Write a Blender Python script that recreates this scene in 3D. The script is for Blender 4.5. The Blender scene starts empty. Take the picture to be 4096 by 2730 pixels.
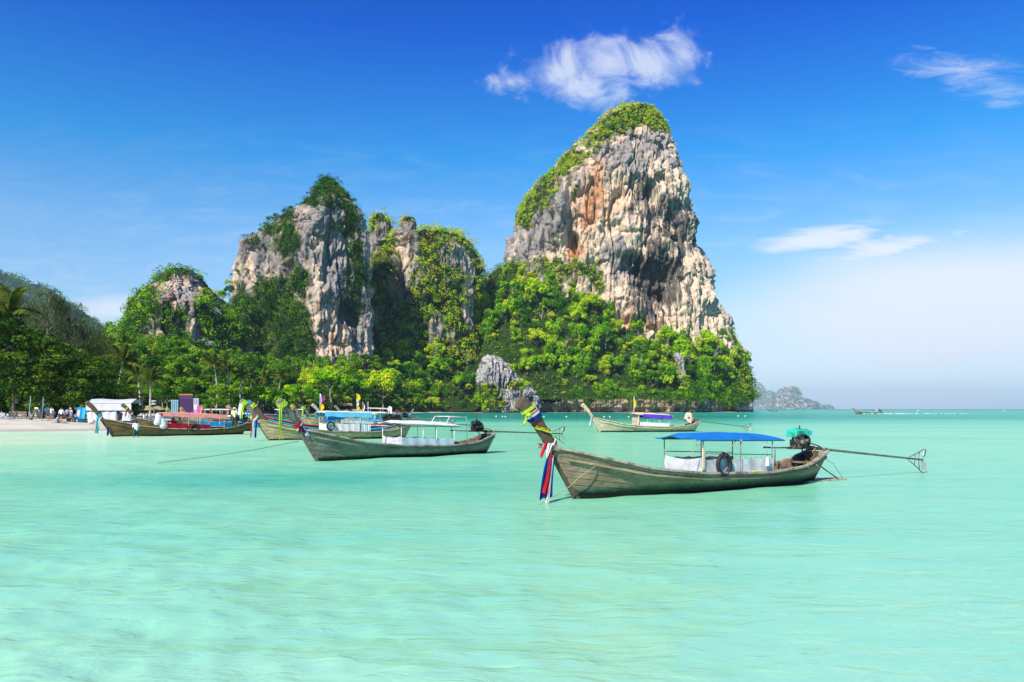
import bpy, bmesh, math, random
import numpy as np
from mathutils import Vector, Matrix, Euler

# ------------------------------------------------------------------ camera, sky, sun, exposure
C = bpy.context.scene
F, H0, HZ, CX, S = 3186.0, 2.4, 1637.0, 2048.0, 4096 / 2353.0
R = math.radians
random.seed(7)
rng = np.random.default_rng(11)

cam_d = bpy.data.cameras.new('camera')
cam = bpy.data.objects.new('camera', cam_d)
C.collection.objects.link(cam)
cam.location = (0, 0, H0)
cam.rotation_euler = (R(90), 0, 0)
cam_d.sensor_width = 36.0
cam_d.lens = 36.0 * F / 4096
cam_d.shift_y = (HZ - 1365) / 4096
cam_d.clip_start, cam_d.clip_end = 0.2, 40000
C.camera = cam

TO_SUN = Vector((-0.50, -0.80, 0.84)).normalized()
SUN_EL = math.asin(TO_SUN.z)
SUN_AZ = math.atan2(TO_SUN.x, TO_SUN.y)

world = bpy.data.worlds.new('World')
C.world = world
world.use_nodes = True


class NT:
    """tiny helper for writing node trees"""
    def __init__(s, nt):
        s.nt = nt

    def n(s, t, props=None, **ins):
        nd = s.nt.nodes.new(t)
        for k, v in (props or {}).items():
            setattr(nd, k, v)
        for k, v in ins.items():
            s.set(nd, k, v)
        return nd

    def set(s, nd, k, v):
        if isinstance(k, str) and k.startswith('i') and k[1:].isdigit():
            sock = nd.inputs[int(k[1:])]
        else:
            sock = nd.inputs[k.replace('_', ' ')] if k.replace('_', ' ') in nd.inputs else nd.inputs[k]
        if isinstance(v, bpy.types.NodeSocket):
            s.nt.links.new(v, sock)
        elif isinstance(v, bpy.types.Node):
            s.nt.links.new(v.outputs[0], sock)
        else:
            if hasattr(sock.default_value, '__len__') and not hasattr(v, '__len__'):
                v = [v] * len(sock.default_value)
            if hasattr(sock.default_value, '__len__') and len(sock.default_value) == 4 and len(v) == 3:
                v = (*v, 1.0)
            sock.default_value = v

    def m(s, op, a, b=0.0, c=0.0, clamp=False):
        nd = s.n('ShaderNodeMath', {'operation': op, 'use_clamp': clamp}, i0=a, i1=b, i2=c)
        return nd.outputs[0]

    def vm(s, op, a, b=(0, 0, 0)):
        return s.n('ShaderNodeVectorMath', {'operation': op}, i0=a, i1=b).outputs[0]

    def ss(s, v, lo, hi, a=0.0, b=1.0):
        nd = s.n('ShaderNodeMapRange', {'interpolation_type': 'SMOOTHSTEP'}, i0=v, i1=lo, i2=hi, i3=a, i4=b)
        return nd.outputs[0]

    def mr(s, v, lo, hi, a=0.0, b=1.0):
        return s.n('ShaderNodeMapRange', {}, i0=v, i1=lo, i2=hi, i3=a, i4=b).outputs[0]

    def mix(s, f, a, b, mode='MIX'):
        nd = s.n('ShaderNodeMix', {'data_type': 'RGBA', 'blend_type': mode, 'clamp_factor': True})
        s.set(nd, 'i0', f); s.set(nd, 'i6', a); s.set(nd, 'i7', b)
        return nd.outputs[2]

    def noise(s, vec, scale, detail=4.0, rough=0.55, dist=0.0, lac=2.0):
        nd = s.n('ShaderNodeTexNoise', {}, Vector=vec, Scale=scale, Detail=detail, Roughness=rough, Distortion=dist)
        return nd.outputs[0]

    def map(s, vec, scale=(1, 1, 1), loc=(0, 0, 0), rot=(0, 0, 0)):
        return s.n('ShaderNodeMapping', {}, Vector=vec, Scale=scale, Location=loc, Rotation=rot).outputs[0]

    def ramp(s, f, stops, interp='LINEAR'):
        nd = s.n('ShaderNodeValToRGB', {}, Fac=f)
        cr = nd.color_ramp
        cr.interpolation = interp
        while len(cr.elements) < len(stops):
            cr.elements.new(0.5)
        for e, (p, c) in zip(cr.elements, stops):
            e.position = p
            e.color = (*c, 1.0) if len(c) == 3 else c
        return nd.outputs[0]

    def attr(s, name):
        return s.n('ShaderNodeAttribute', {'attribute_name': name})


def build_world():
    nt = world.node_tree
    nt.nodes.clear()
    w = NT(nt)
    sky = w.n('ShaderNodeTexSky', {'sky_type': 'NISHITA', 'sun_disc': False, 'sun_elevation': SUN_EL,
                                   'sun_rotation': SUN_AZ % (2 * math.pi), 'altitude': 0.0,
                                   'air_density': 1.0, 'dust_density': 0.6, 'ozone_density': 2.0})
    tc = w.n('ShaderNodeTexCoord').outputs['Generated']
    d = w.vm('NORMALIZE', tc)
    sp = w.n('ShaderNodeSeparateXYZ', {}, i0=d)
    x, y, z = sp.outputs
    tint = w.ramp(w.mr(z, 0.0, 0.6), [(0.0, (0.90, 1.03, 1.27)), (0.15, (0.90, 1.05, 1.22)), (0.33, (0.70, 1.08, 1.34)),
                                      (0.50, (0.12, 0.90, 1.44)), (0.72, (0.0, 0.42, 1.46)), (1.0, (0.002, 0.22, 1.1))])
    col = w.mix(1.0, sky.outputs[0], tint, 'MULTIPLY')
    # clouds: by direction (azimuth tangent u, elevation tangent v)
    ys = w.m('MAXIMUM', y, 0.02)
    u = w.m('DIVIDE', x, ys)
    v = w.m('DIVIDE', z, ys)
    uv = w.n('ShaderNodeCombineXYZ', {}, i0=u, i1=v, i2=0.0).outputs[0]

    def blob(px, py, rx, ry, rot=0.0):
        cu, cv = (px * S - CX) / F, (HZ - py * S) / F
        p = w.vm('SUBTRACT', uv, (cu, cv, 0))
        if rot:
            p = w.n('ShaderNodeVectorRotate', {'rotation_type': 'Z_AXIS'}, Vector=p, Angle=rot).outputs[0]
        p = w.vm('MULTIPLY', p, (F / (rx * S), F / (ry * S), 0))
        return w.n('ShaderNodeVectorMath', {'operation': 'LENGTH'}, i0=p).outputs['Value']

    n1 = w.noise(w.map(uv, (1, 1.15, 1), (3.1, 1.7, 0.4)), 19.0, 9.0, 0.64, 0.7)
    n2 = w.noise(w.map(uv, (1, 4.5, 1), (0.4, 2.2, 0), (0, 0, R(-14))), 11.0, 8.0, 0.66, 0.7)
    n3 = w.noise(w.map(uv, (1, 3.2, 1), (7.4, 1.2, 0), (0, 0, R(-5))), 4.0, 5.0, 0.5, 0.2)
    front = w.m('GREATER_THAN', y, 0.02)
    puffs = None
    for args in ((1285, 165, 95, 75), (1400, 140, 110, 85, 0.2), (1490, 145, 110, 75), (1572, 118, 62, 85, -0.7), (1330, 195, 130, 60),
                 (1172, 190, 80, 40)):
        b = w.m('SUBTRACT', 1.0, blob(*args))
        puffs = b if puffs is None else w.n('ShaderNodeMath', {'operation': 'SMOOTH_MAX'}, i0=puffs, i1=b, i2=0.25).outputs[0]
    c1 = w.ss(w.m('ADD', puffs, w.m('MULTIPLY', w.m('SUBTRACT', n1, 0.5), 2.7)), -0.05, 1.05, 0, 0.68)
    c2 = w.ss(w.m('ADD', w.m('SUBTRACT', 1.0, blob(2235, 175, 170, 60, 0.25)), w.m('MULTIPLY', w.m('SUBTRACT', n2, 0.5), 3.4)), 0.0, 1.5, 0, 0.55)
    c3a = w.m('SUBTRACT', 1.0, blob(1880, 553, 170, 34, -0.16))
    c3b = w.m('SUBTRACT', 1.0, blob(2040, 570, 180, 34, -0.14))
    c3 = w.ss(w.m('ADD', w.m('MAXIMUM', c3a, c3b), w.m('MULTIPLY', w.m('SUBTRACT', n2, 0.5), 2.4)), -0.15, 0.9, 0, 0.9)
    bank = w.m('SUBTRACT', 1.0, blob(2230, 715, 820, 235, -0.12))
    c4 = w.ss(w.m('ADD', bank, w.m('MULTIPLY', w.m('SUBTRACT', n3, 0.5), 0.5)), -0.05, 0.75, 0, 0.97)
    c5 = w.ss(w.m('ADD', w.m('SUBTRACT', 1.0, blob(260, 712, 190, 44)), w.m('MULTIPLY', w.m('SUBTRACT', n3, 0.5), 1.2)), 0.0, 0.9, 0, 0.75)
    veil = w.m('MULTIPLY', w.ss(n2, 0.42, 0.75), w.ss(v, 0.42, 0.10, 0, 0.22))
    cl = w.m('MAXIMUM', w.m('MAXIMUM', w.m('MAXIMUM', c1, c2), w.m('MAXIMUM', c3, c4)), w.m('MAXIMUM', c5, veil))
    cl = w.m('MULTIPLY', cl, front)
    col = w.mix(cl, col, (CLOUD_L * 0.93, CLOUD_L * 0.99, CLOUD_L * 1.08))
    bg = w.n('ShaderNodeBackground', {}, Color=col, Strength=SKY_STRENGTH)
    out = w.n('ShaderNodeOutputWorld', {}, Surface=bg)


SKY_STRENGTH = 0.086
CLOUD_L = 7.4
build_world()

sun_d = bpy.data.lights.new('sun', 'SUN')
sun_d.energy = 5.0
sun_d.angle = R(0.53)
sun_d.color = (1.0, 0.93, 0.80)
sun = bpy.data.objects.new('sun', sun_d)
C.collection.objects.link(sun)
sun.location = (0, 0, 300)
sun.rotation_euler = (-TO_SUN).to_track_quat('-Z', 'Y').to_euler()

C.view_settings.view_transform = 'Standard'
C.view_settings.look = 'None'
C.view_settings.exposure = 0.60
C.view_settings.gamma = 1.0
C.view_settings.use_curve_mapping = False
C.cycles.max_bounces = 6
C.cycles.diffuse_bounces = 2
C.cycles.glossy_bounces = 2
C.cycles.transmission_bounces = 2
C.cycles.transparent_max_bounces = 4
C.cycles.use_denoising = True
C.cycles.caustics_reflective = False
C.cycles.caustics_refractive = False

# ------------------------------------------------------------------ helpers
COL = C.collection


def at(px, py, Y):
    """world point seen at full-size photo pixel (px, py), at distance Y"""
    return Vector(((px - CX) / F * Y, Y, H0 - (py - HZ) / F * Y))


def link(o, parent=None):
    COL.objects.link(o)
    if parent is not None:
        o.parent = parent
    return o


def tag(o, label=None, cat=None, group=None, kind=None):
    if label: o['label'] = label
    if cat: o['category'] = cat
    if group: o['group'] = group
    if kind: o['kind'] = kind
    return o


def empty(name, loc=(0, 0, 0), rz=0.0, label=None, cat=None, group=None, scale=1.0):
    o = bpy.data.objects.new(name, None)
    o.empty_display_size = 0.3
    link(o)
    o.location = loc
    o.rotation_euler = (0, 0, rz)
    o.scale = (scale,) * 3
    return tag(o, label, cat, group)


class MB:
    """collects vertices and faces, builds one mesh object"""
    def __init__(s):
        s.v, s.f, s.mi, s.sm = [], [], [], []
        s.cur = 0

    def add(s, vs, fs, smooth=False):
        b = len(s.v)
        s.v.extend([tuple(q) for q in vs])
        for f in fs:
            s.f.append([b + i for i in f])
            s.mi.append(s.cur)
            s.sm.append(smooth)
        return s

    def box(s, c, d, rz=0.0, taper=1.0):
        x, y, z = d[0] / 2, d[1] / 2, d[2] / 2
        vs = []
        ca, sa = math.cos(rz), math.sin(rz)
        for k in (-1, 1):
            t = taper if k > 0 else 1.0
            for i, j in ((-1, -1), (1, -1), (1, 1), (-1, 1)):
                px, py = i * x * t, j * y * t
                vs.append((c[0] + px * ca - py * sa, c[1] + px * sa + py * ca, c[2] + k * z))
        return s.add(vs, [(3, 2, 1, 0), (4, 5, 6, 7), (0, 1, 5, 4), (1, 2, 6, 5), (2, 3, 7, 6), (3, 0, 4, 7)])

    def sweep(s, pts, sec, up=(0, 0, 1), closed=False, caps=True, smooth=False):
        """sec: section polygon in (side, up) coordinates, or a function i -> polygon"""
        P = [Vector(p) for p in pts]
        n = len(P)
        rings = []
        for i, p in enumerate(P):
            if closed:
                t = P[(i + 1) % n] - P[i - 1]
            else:
                t = P[min(i + 1, n - 1)] - P[max(i - 1, 0)]
            t.normalize()
            u0 = Vector(up)
            sd = t.cross(u0)
            if sd.length < 1e-4:
                sd = t.cross(Vector((1, 0, 0.001)))
            sd.normalize()
            uu = sd.cross(t)
            poly = sec(i) if callable(sec) else sec
            rings.append([p + sd * a + uu * b for a, b in poly])
        k = len(rings[0])
        vs = [q for r in rings for q in r]
        fs = []
        m = n if closed else n - 1
        for i in range(m):
            a, b = i * k, ((i + 1) % n) * k
            for j in range(k):
                j2 = (j + 1) % k
                fs.append((a + j, a + j2, b + j2, b + j))
        s.add(vs, fs, smooth)
        if caps and not closed:
            b0 = len(s.v) - len(vs)
            for ids in (list(range(k))[::-1], [(n - 1) * k + j for j in range(k)]):
                s.f.append([b0 + i for i in ids]); s.mi.append(s.cur); s.sm.append(False)
        return s

    def tube(s, pts, r, k=6, closed=False, up=(0, 0, 1)):
        rr = r if hasattr(r, '__len__') else [r] * len(pts)
        sec = lambda i: [(rr[i] * math.cos(2 * math.pi * j / k), rr[i] * math.sin(2 * math.pi * j / k)) for j in range(k)]
        return s.sweep(pts, sec, up, closed, True, True)

    def lathe(s, prof, k=12, c=(0, 0, 0), axis='z'):
        vs = []
        for r, z in prof:
            for j in range(k):
                a = 2 * math.pi * j / k
                q = (r * math.cos(a), r * math.sin(a), z)
                if axis == 'x': q = (q[2], q[0], q[1])
                if axis == 'y': q = (q[0], q[2], q[1])
                vs.append((c[0] + q[0], c[1] + q[1], c[2] + q[2]))
        fs = []
        for i in range(len(prof) - 1):
            for j in range(k):
                j2 = (j + 1) % k
                fs.append((i * k + j, i * k + j2, (i + 1) * k + j2, (i + 1) * k + j))
        fs.append(tuple(range(k))[::-1])
        fs.append(tuple((len(prof) - 1) * k + j for j in range(k)))
        return s.add(vs, fs, True)

    def ball(s, c, r, k=10, sq=(1, 1, 1), rings=6):
        vs, fs = [], []
        for i in range(rings + 1):
            a = math.pi * (0.02 + 0.96 * i / rings)
            for j in range(k):
                b = 2 * math.pi * j / k
                vs.append((c[0] + r * sq[0] * math.sin(a) * math.cos(b), c[1] + r * sq[1] * math.sin(a) * math.sin(b), c[2] + r * sq[2] * math.cos(a)))
        for i in range(rings):
            for j in range(k):
                j2 = (j + 1) % k
                fs.append((i * k + j, (i + 1) * k + j, (i + 1) * k + j2, i * k + j2))
        fs.append(tuple(range(k)))
        fs.append(tuple(rings * k + j for j in range(k))[::-1])
        return s.add(vs, fs, True)

    def sheet(s, rows, thick=0.0, smooth=True):
        """rows: list of equal-length point lists; optional thickness along face normals"""
        n, k = len(rows), len(rows[0])
        V = np.array([[tuple(p) for p in r] for r in rows], float)
        du = np.gradient(V, axis=1) if k > 1 else 0
        dv = np.gradient(V, axis=0)
        N = np.cross(du, dv)
        N /= np.maximum(np.linalg.norm(N, axis=2, keepdims=True), 1e-9)
        fs = [(i * k + j, i * k + j + 1, (i + 1) * k + j + 1, (i + 1) * k + j) for i in range(n - 1) for j in range(k - 1)]
        if thick <= 0:
            return s.add(V.reshape(-1, 3), fs, smooth)
        A = (V + N * thick / 2).reshape(-1, 3)
        B = (V - N * thick / 2).reshape(-1, 3)
        m = n * k
        f2 = [tuple(m + i for i in f[::-1]) for f in fs]
        s.add(np.vstack([A, B]), fs + f2, smooth)
        edge = [(0, j) for j in range(k)] + [(i, k - 1) for i in range(1, n)] + [(n - 1, j) for j in range(k - 2, -1, -1)] + [(i, 0) for i in range(n - 2, 0, -1)]
        e = [i * k + j for i, j in edge]
        q = len(e)
        rv = np.vstack([A[e], B[[x for x in e]]])
        return s.add(rv, [((i + 1) % q, q + (i + 1) % q, q + i, i) for i in range(q)], False)

    def mesh(s, name, mats):
        me = bpy.data.meshes.new(name)
        me.from_pydata(s.v, [], s.f)
        for m in (mats if isinstance(mats, (list, tuple)) else [mats]):
            me.materials.append(m)
        me.polygons.foreach_set('material_index', s.mi)
        me.polygons.foreach_set('use_smooth', s.sm)
        me.update()
        return me

    def build(s, name, mats, parent=None):
        return link(bpy.data.objects.new(name, s.mesh(name, mats)), parent)


def np_mesh(name, V, Q, mats, smooth=True, attrs=None):
    """fast mesh from numpy quads (or tris)"""
    me = bpy.data.meshes.new(name)
    V = np.asarray(V, np.float32)
    Q = np.asarray(Q, np.int32)
    k = Q.shape[1]
    me.vertices.add(len(V))
    me.vertices.foreach_set('co', V.ravel())
    me.loops.add(Q.size)
    me.loops.foreach_set('vertex_index', Q.ravel())
    me.polygons.add(len(Q))
    me.polygons.foreach_set('loop_start', np.arange(0, Q.size, k, dtype=np.int32))
    me.polygons.foreach_set('loop_total', np.full(len(Q), k, np.int32))
    me.polygons.foreach_set('use_smooth', np.full(len(Q), smooth))
    for m in (mats if isinstance(mats, (list, tuple)) else [mats]):
        me.materials.append(m)
    me.update(calc_edges=True)
    for nm, arr in (attrs or {}).items():
        a = me.attributes.new(nm, 'FLOAT', 'POINT')
        a.data.foreach_set('value', np.asarray(arr, np.float32))
    return me


def copy_tree(o, parent=None):
    c = o.copy()
    COL.objects.link(c)
    if parent is not None:
        c.parent = parent
    for ch in list(o.children):
        copy_tree(ch, c)
    return c


# ---- numpy noise
def _h(ix, iy, iz, seed):
    h = (ix.astype(np.uint32) * np.uint32(374761393) + iy.astype(np.uint32) * np.uint32(668265263)
         + iz.astype(np.uint32) * np.uint32(2147483647) + np.uint32((seed * 974711 + 13) & 0xffffffff))
    h = (h ^ (h >> np.uint32(13))) * np.uint32(1274126177)
    h = (h ^ (h >> np.uint32(15))) * np.uint32(2246822519)
    return ((h ^ (h >> np.uint32(16))) & np.uint32(0xffffff)).astype(np.float32) / np.float32(0xffffff)


def vnoise(x, y, z, seed=0):
    with np.errstate(over='ignore'):
        fx, fy, fz = np.floor(x), np.floor(y), np.floor(z)
        ix, iy, iz = fx.astype(np.int64), fy.astype(np.int64), fz.astype(np.int64)
        tx, ty, tz = x - fx, y - fy, z - fz
        tx, ty, tz = [t * t * t * (t * (t * 6 - 15) + 10) for t in (tx, ty, tz)]
        r = 0
        for dx in (0, 1):
            for dy in (0, 1):
                for dz in (0, 1):
                    wgt = (tx if dx else 1 - tx) * (ty if dy else 1 - ty) * (tz if dz else 1 - tz)
                    r = r + wgt * _h(ix + dx, iy + dy, iz + dz, seed)
    return r * 2 - 1


def fbm(x, y, z, octv=4, seed=0, gain=0.5, ridged=False):
    a, t, tot = 1.0, 0.0, 0.0
    x, y, z = 0.80 * x + 0.52 * y + 0.30 * z, -0.60 * x + 0.69 * y + 0.40 * z, 0.0 * x - 0.50 * y + 0.866 * z
    for o in range(octv):
        n = vnoise(x, y, z, seed + o * 17)
        t = t + a * ((1 - 2 * np.abs(n)) if ridged else n)
        tot += a
        a *= gain
        x, y, z = 2.03 * (0.8 * x - 0.6 * y) + 1.7, 2.03 * (0.6 * x + 0.8 * y) + 9.2, z * 2.03 + 4.4
    return t / tot


def cells(x, y, z, seed=0):
    """cellular noise: random value of the nearest cell, and distance to the cell border"""
    with np.errstate(over='ignore'):
        ix, iy, iz = [np.floor(v).astype(np.int64) for v in (x, y, z)]
        f1 = np.full(x.shape, 9.0); f2 = f1.copy(); rv = np.zeros(x.shape)
        for dx in (-1, 0, 1):
            for dy in (-1, 0, 1):
                for dz in (-1, 0, 1):
                    a, b, c = ix + dx, iy + dy, iz + dz
                    d = (a + _h(a, b, c, seed) - x) ** 2 + (b + _h(a, b, c, seed + 1) - y) ** 2 + (c + _h(a, b, c, seed + 2) - z) ** 2
                    m = d < f1
                    f2 = np.where(m, f1, np.minimum(f2, d))
                    rv = np.where(m, _h(a, b, c, seed + 3), rv)
                    f1 = np.where(m, d, f1)
    return rv, np.sqrt(f2) - np.sqrt(f1)


def sstep(x, a, b):
    t = np.clip((x - a) / (b - a), 0, 1)
    return t * t * (3 - 2 * t)


# ------------------------------------------------------------------ materials
MATS = {}


def new_mat(name):
    m = bpy.data.materials.new(name)
    m.use_nodes = True
    m.node_tree.nodes.clear()
    return m, NT(m.node_tree)


def finish(w, shader, disp=None):
    o = w.n('ShaderNodeOutputMaterial', {}, Surface=shader)


def bsdf(w, color, rough=0.6, spec=0.3, metal=0.0, normal=None, **kw):
    nd = w.n('ShaderNodeBsdfPrincipled', {}, i0=color)
    w.set(nd, 'Roughness', rough)
    w.set(nd, 'Specular IOR Level', spec)
    w.set(nd, 'Metallic', metal)
    if normal is not None:
        w.set(nd, 'Normal', normal)
    for k, v in kw.items():
        w.set(nd, k, v)
    return nd


def bump(w, h, strength=0.4, dist=0.02):
    return w.n('ShaderNodeBump', {}, Strength=strength, Distance=dist, Height=h).outputs[0]


def simple(name, col, rough=0.6, spec=0.3, metal=0.0, var=0.18, scale=6.0, dirt=0.0, dirtcol=(0.05, 0.045, 0.035), trans=0.0):
    """plain paint/cloth/metal with grain, mottling and some dirt"""
    if name in MATS:
        return MATS[name]
    m, w = new_mat(name)
    oc = w.n('ShaderNodeTexCoord').outputs['Object']
    n = w.noise(oc, scale, 5, 0.6)
    f = w.n('ShaderNodeTexNoise', {}, Vector=oc, Scale=scale * 7, Detail=3.0).outputs[0]
    c = w.mix(w.ss(n, 0.3, 0.75), tuple(v * (1 + var) for v in col), tuple(v * (1 - var) for v in col))
    if dirt > 0:
        c = w.mix(w.m('MULTIPLY', w.ss(w.m('ADD', n, w.m('MULTIPLY', f, 0.3)), 0.62, 0.85), dirt), c, dirtcol)
    sh = bsdf(w, c, rough, spec, metal, bump(w, f, 0.15, 0.01))
    if trans > 0:
        tr = w.n('ShaderNodeBsdfTranslucent', {}, Color=c)
        sh = w.n('ShaderNodeMixShader', {}, i0=trans, i1=sh.outputs[0], i2=tr.outputs[0])
    finish(w, sh)
    MATS[name] = m
    return m


def hull_wood(name, c_hi, c_lo, c_mid, algae=(0.03, 0.075, 0.035), wet=0.10, alg_top=0.30, stains=0.35, scale=1.0):
    """weathered hull planking: grain along x, patchy paint, vertical run stains, algae and black wet band at the waterline"""
    m, w = new_mat(name)
    oc = w.n('ShaderNodeTexCoord').outputs['Object']
    sp = w.n('ShaderNodeSeparateXYZ', {}, i0=oc)
    z = sp.outputs[2]
    grain = w.noise(w.map(oc, (0.9, 6, 22)), 2.6 * scale, 7, 0.62, 0.4)
    patch = w.noise(w.map(oc, (0.6, 1, 1.4), (3, 1, 7)), 1.5 * scale, 6, 0.6)
    blot = w.noise(w.map(oc, (1, 1, 1), (9, 2, 1)), 7.0 * scale, 5, 0.65)
    runs = w.noise(w.map(oc, (5.0, 5.0, 0.5), (1, 4, 2)), 1.6 * scale, 5, 0.6)
    c = w.mix(w.ss(patch, 0.36, 0.62), c_lo, c_hi)
    c = w.mix(w.ss(grain, 0.35, 0.72), c, c_mid)
    c = w.mix(w.m('MULTIPLY', w.ss(blot, 0.56, 0.74), 0.55), c, (0.035, 0.028, 0.02))
    c = w.mix(w.m('MULTIPLY', w.ss(runs, 0.55, 0.78), stains), c, (0.04, 0.03, 0.018))
    edge = w.m('ADD', z, w.m('MULTIPLY', w.m('SUBTRACT', blot, 0.5), 0.22))
    c = w.mix(w.ss(edge, alg_top, alg_top * 0.55), c, algae)
    c = w.mix(w.ss(edge, wet * 1.25, wet * 0.75), c, (0.008, 0.010, 0.008))
    h = w.m('ADD', grain, w.m('MULTIPLY', blot, 0.6))
    finish(w, bsdf(w, c, w.mr(blot, 0.3, 0.7, 0.55, 0.85), 0.25, 0, bump(w, h, 0.5, 0.012)))
    MATS[name] = m
    return m


def leaf_mat(name, dark, mid, light, trans=0.25, obj_var=0.45, gloss=0.06):
    """foliage; 'tint' attribute and per-object random choose the green"""
    m, w = new_mat(name)
    t = w.attr('tint').outputs['Fac']
    rnd = w.n('ShaderNodeObjectInfo').outputs['Random']
    f = w.m('ADD', t, w.m('MULTIPLY', w.m('SUBTRACT', rnd, 0.5), obj_var * 2), clamp=True)
    c = w.ramp(f, [(0.0, dark), (0.42, mid), (0.84, light), (1.0, (light[0] * 1.05, light[1] * 0.74, light[2] * 3.0))])
    sh = bsdf(w, c, 0.55, gloss)
    tr = w.n('ShaderNodeBsdfTranslucent', {}, Color=w.mix(1.0, c, (1.25, 1.35, 0.5), 'MULTIPLY'))
    finish(w, w.n('ShaderNodeMixShader', {}, i0=trans, i1=sh.outputs[0], i2=tr.outputs[0]))
    MATS[name] = m
    return m


def rock_mat(name, cream=(0.62, 0.48, 0.35), grey=(0.245, 0.225, 0.215), orange=(0.50, 0.20, 0.07), sc=1.0, streak=0.88, wet=(4.0, 1.5)):
    m, w = new_mat(name)
    oc = w.n('ShaderNodeTexCoord').outputs['Object']
    sp = w.n('ShaderNodeSeparateXYZ', {}, i0=oc)
    a_o, a_g, a_v, a_w = [w.attr(k).outputs['Fac'] for k in ('orange', 'grey', 'veg', 'stain')]
    n1 = w.noise(w.map(oc, (1, 1, 0.55)), 0.09 * sc, 7, 0.62, 0.4)
    n2 = w.noise(w.map(oc, (1, 1, 0.20), (5, 3, 1)), 0.26 * sc, 6, 0.60, 0.3)
    n3 = w.noise(oc, 0.9 * sc, 6, 0.7)
    c = w.mix(w.ss(w.m('ADD', a_g, w.m('MULTIPLY', w.m('SUBTRACT', n1, 0.5), 2.2)), 0.25, 0.75), cream, grey)
    c = w.mix(w.m('MULTIPLY', w.ss(w.m('ADD', a_o, w.m('MULTIPLY', w.m('SUBTRACT', n2, 0.5), 1.6)), 0.28, 0.88), 0.85), c, orange)
    c = w.mix(w.m('MULTIPLY', w.ss(n3, 0.4, 0.7), 0.22), c, (0.66, 0.56, 0.44))
    c = w.mix(w.m('MULTIPLY', w.ss(w.m('ADD', n2, w.m('MULTIPLY', a_w, 0.30)), 0.56, 0.76), streak), c, (0.045, 0.042, 0.043))
    c = w.mix(w.ss(w.m('ADD', a_v, w.m('MULTIPLY', w.m('SUBTRACT', n3, 0.5), 0.8)), 0.35, 0.8), c, (0.035, 0.055, 0.016))
    wl = w.ss(w.m('ADD', sp.outputs[2], w.m('MULTIPLY', n3, 2.5)), wet[0], wet[1])
    c = w.mix(wl, c, (0.025, 0.023, 0.02))
    h = w.m('ADD', w.m('MULTIPLY', n2, 1.0), w.m('MULTIPLY', n3, 0.7))
    finish(w, bsdf(w, c, 0.9, 0.12, 0, bump(w, h, 0.8, 1.6 / sc)))
    MATS[name] = m
    return m
# ------------------------------------------------------------------ coast and ground
COAST = [(-260, 20), (-150, 60), (-95, 66), (-57, 83), (-43, 89), (-45, 112), (-57, 150), (-70, 200), (-87, 310), (-80, 390), (-66, 450), (-54, 505),
         (-36, 536), (9, 546), (60, 550), (115, 560), (160, 590), (196, 642), (215, 720), (180, 900), (-500, 1300), (-900, 900), (-900, 20)]


def coast_dist(X, Y):
    """signed distance to the coast, positive inland"""
    P = np.array(COAST, float)
    Q = np.roll(P, -1, axis=0)
    best = np.full(X.shape, 1e9)
    inside = np.zeros(X.shape, bool)
    for (ax, ay), (bx, by) in zip(P, Q):
        dx, dy = bx - ax, by - ay
        t = np.clip(((X - ax) * dx + (Y - ay) * dy) / (dx * dx + dy * dy), 0, 1)
        best = np.minimum(best, np.hypot(X - ax - t * dx, Y - ay - t * dy))
        c = ((ay > Y) != (by > Y))
        inside ^= c & (X < (bx - ax) * (Y - ay) / (by - ay + 1e-12) + ax)
    return np.where(inside, best, -best)


def ground_z(X, Y):
    X, Y = np.asarray(X, float), np.asarray(Y, float)
    d = coast_dist(X, Y)
    z = np.where(d < 0, np.maximum(d * 0.05, -2.5),
                 np.where(d < 15, 0.065 * d, 0.975 + np.minimum((d - 15) * 0.02, 0.6) + np.clip(d - 45, 0, 220) * 0.13))
    z = z + 0.06 * fbm(X / 6, Y / 6, X * 0, 3, 5) * np.clip(d / 6, 0, 1)
    z = z + 1.2 * fbm(X / 25, Y / 25, X * 0, 3, 9) * np.clip((d - 40) / 40, 0, 1)
    return z


def gz(x, y):
    return float(ground_z(np.array([x]), np.array([y]))[0])


def build_ground():
    m, w = new_mat('sand_ground')
    oc = w.n('ShaderNodeTexCoord').outputs['Object']
    z = w.n('ShaderNodeSeparateXYZ', {}, i0=oc).outputs[2]
    n = w.noise(oc, 0.35, 6, 0.6)
    f = w.noise(oc, 3.0, 5, 0.65)
    c = w.mix(w.ss(n, 0.35, 0.7), (0.47, 0.445, 0.36), (0.57, 0.545, 0.45))
    c = w.mix(w.ss(w.m('ADD', z, w.m('MULTIPLY', f, 0.25)), 0.42, 0.16), c, (0.36, 0.335, 0.265))
    soil = w.ss(w.m('ADD', z, w.m('MULTIPLY', w.m('SUBTRACT', n, 0.5), 1.2)), 1.55, 2.3)
    c = w.mix(soil, c, w.mix(f, (0.05, 0.042, 0.025), (0.035, 0.06, 0.018)))
    finish(w, bsdf(w, c, 0.85, 0.2, 0, bump(w, f, 0.5, 0.12)))
    xs = np.concatenate([np.linspace(-900, -200, 36)[:-1], np.linspace(-200, -30, 120)[:-1], np.linspace(-30, 260, 59)])
    ys = np.concatenate([np.linspace(20, 80, 31)[:-1], np.linspace(80, 240, 140)[:-1], np.linspace(240, 1300, 110)])
    X, Y = np.meshgrid(xs, ys)
    Z = ground_z(X, Y)
    ny, nx = X.shape
    i = np.arange(nx * ny).reshape(ny, nx)
    Q = np.stack([i[:-1, :-1], i[:-1, 1:], i[1:, 1:], i[1:, :-1]], -1).reshape(-1, 4)
    o = link(bpy.data.objects.new('ground', np_mesh('ground', np.stack([X, Y, Z], -1).reshape(-1, 3), Q, m)))
    tag(o, kind='structure')


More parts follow.
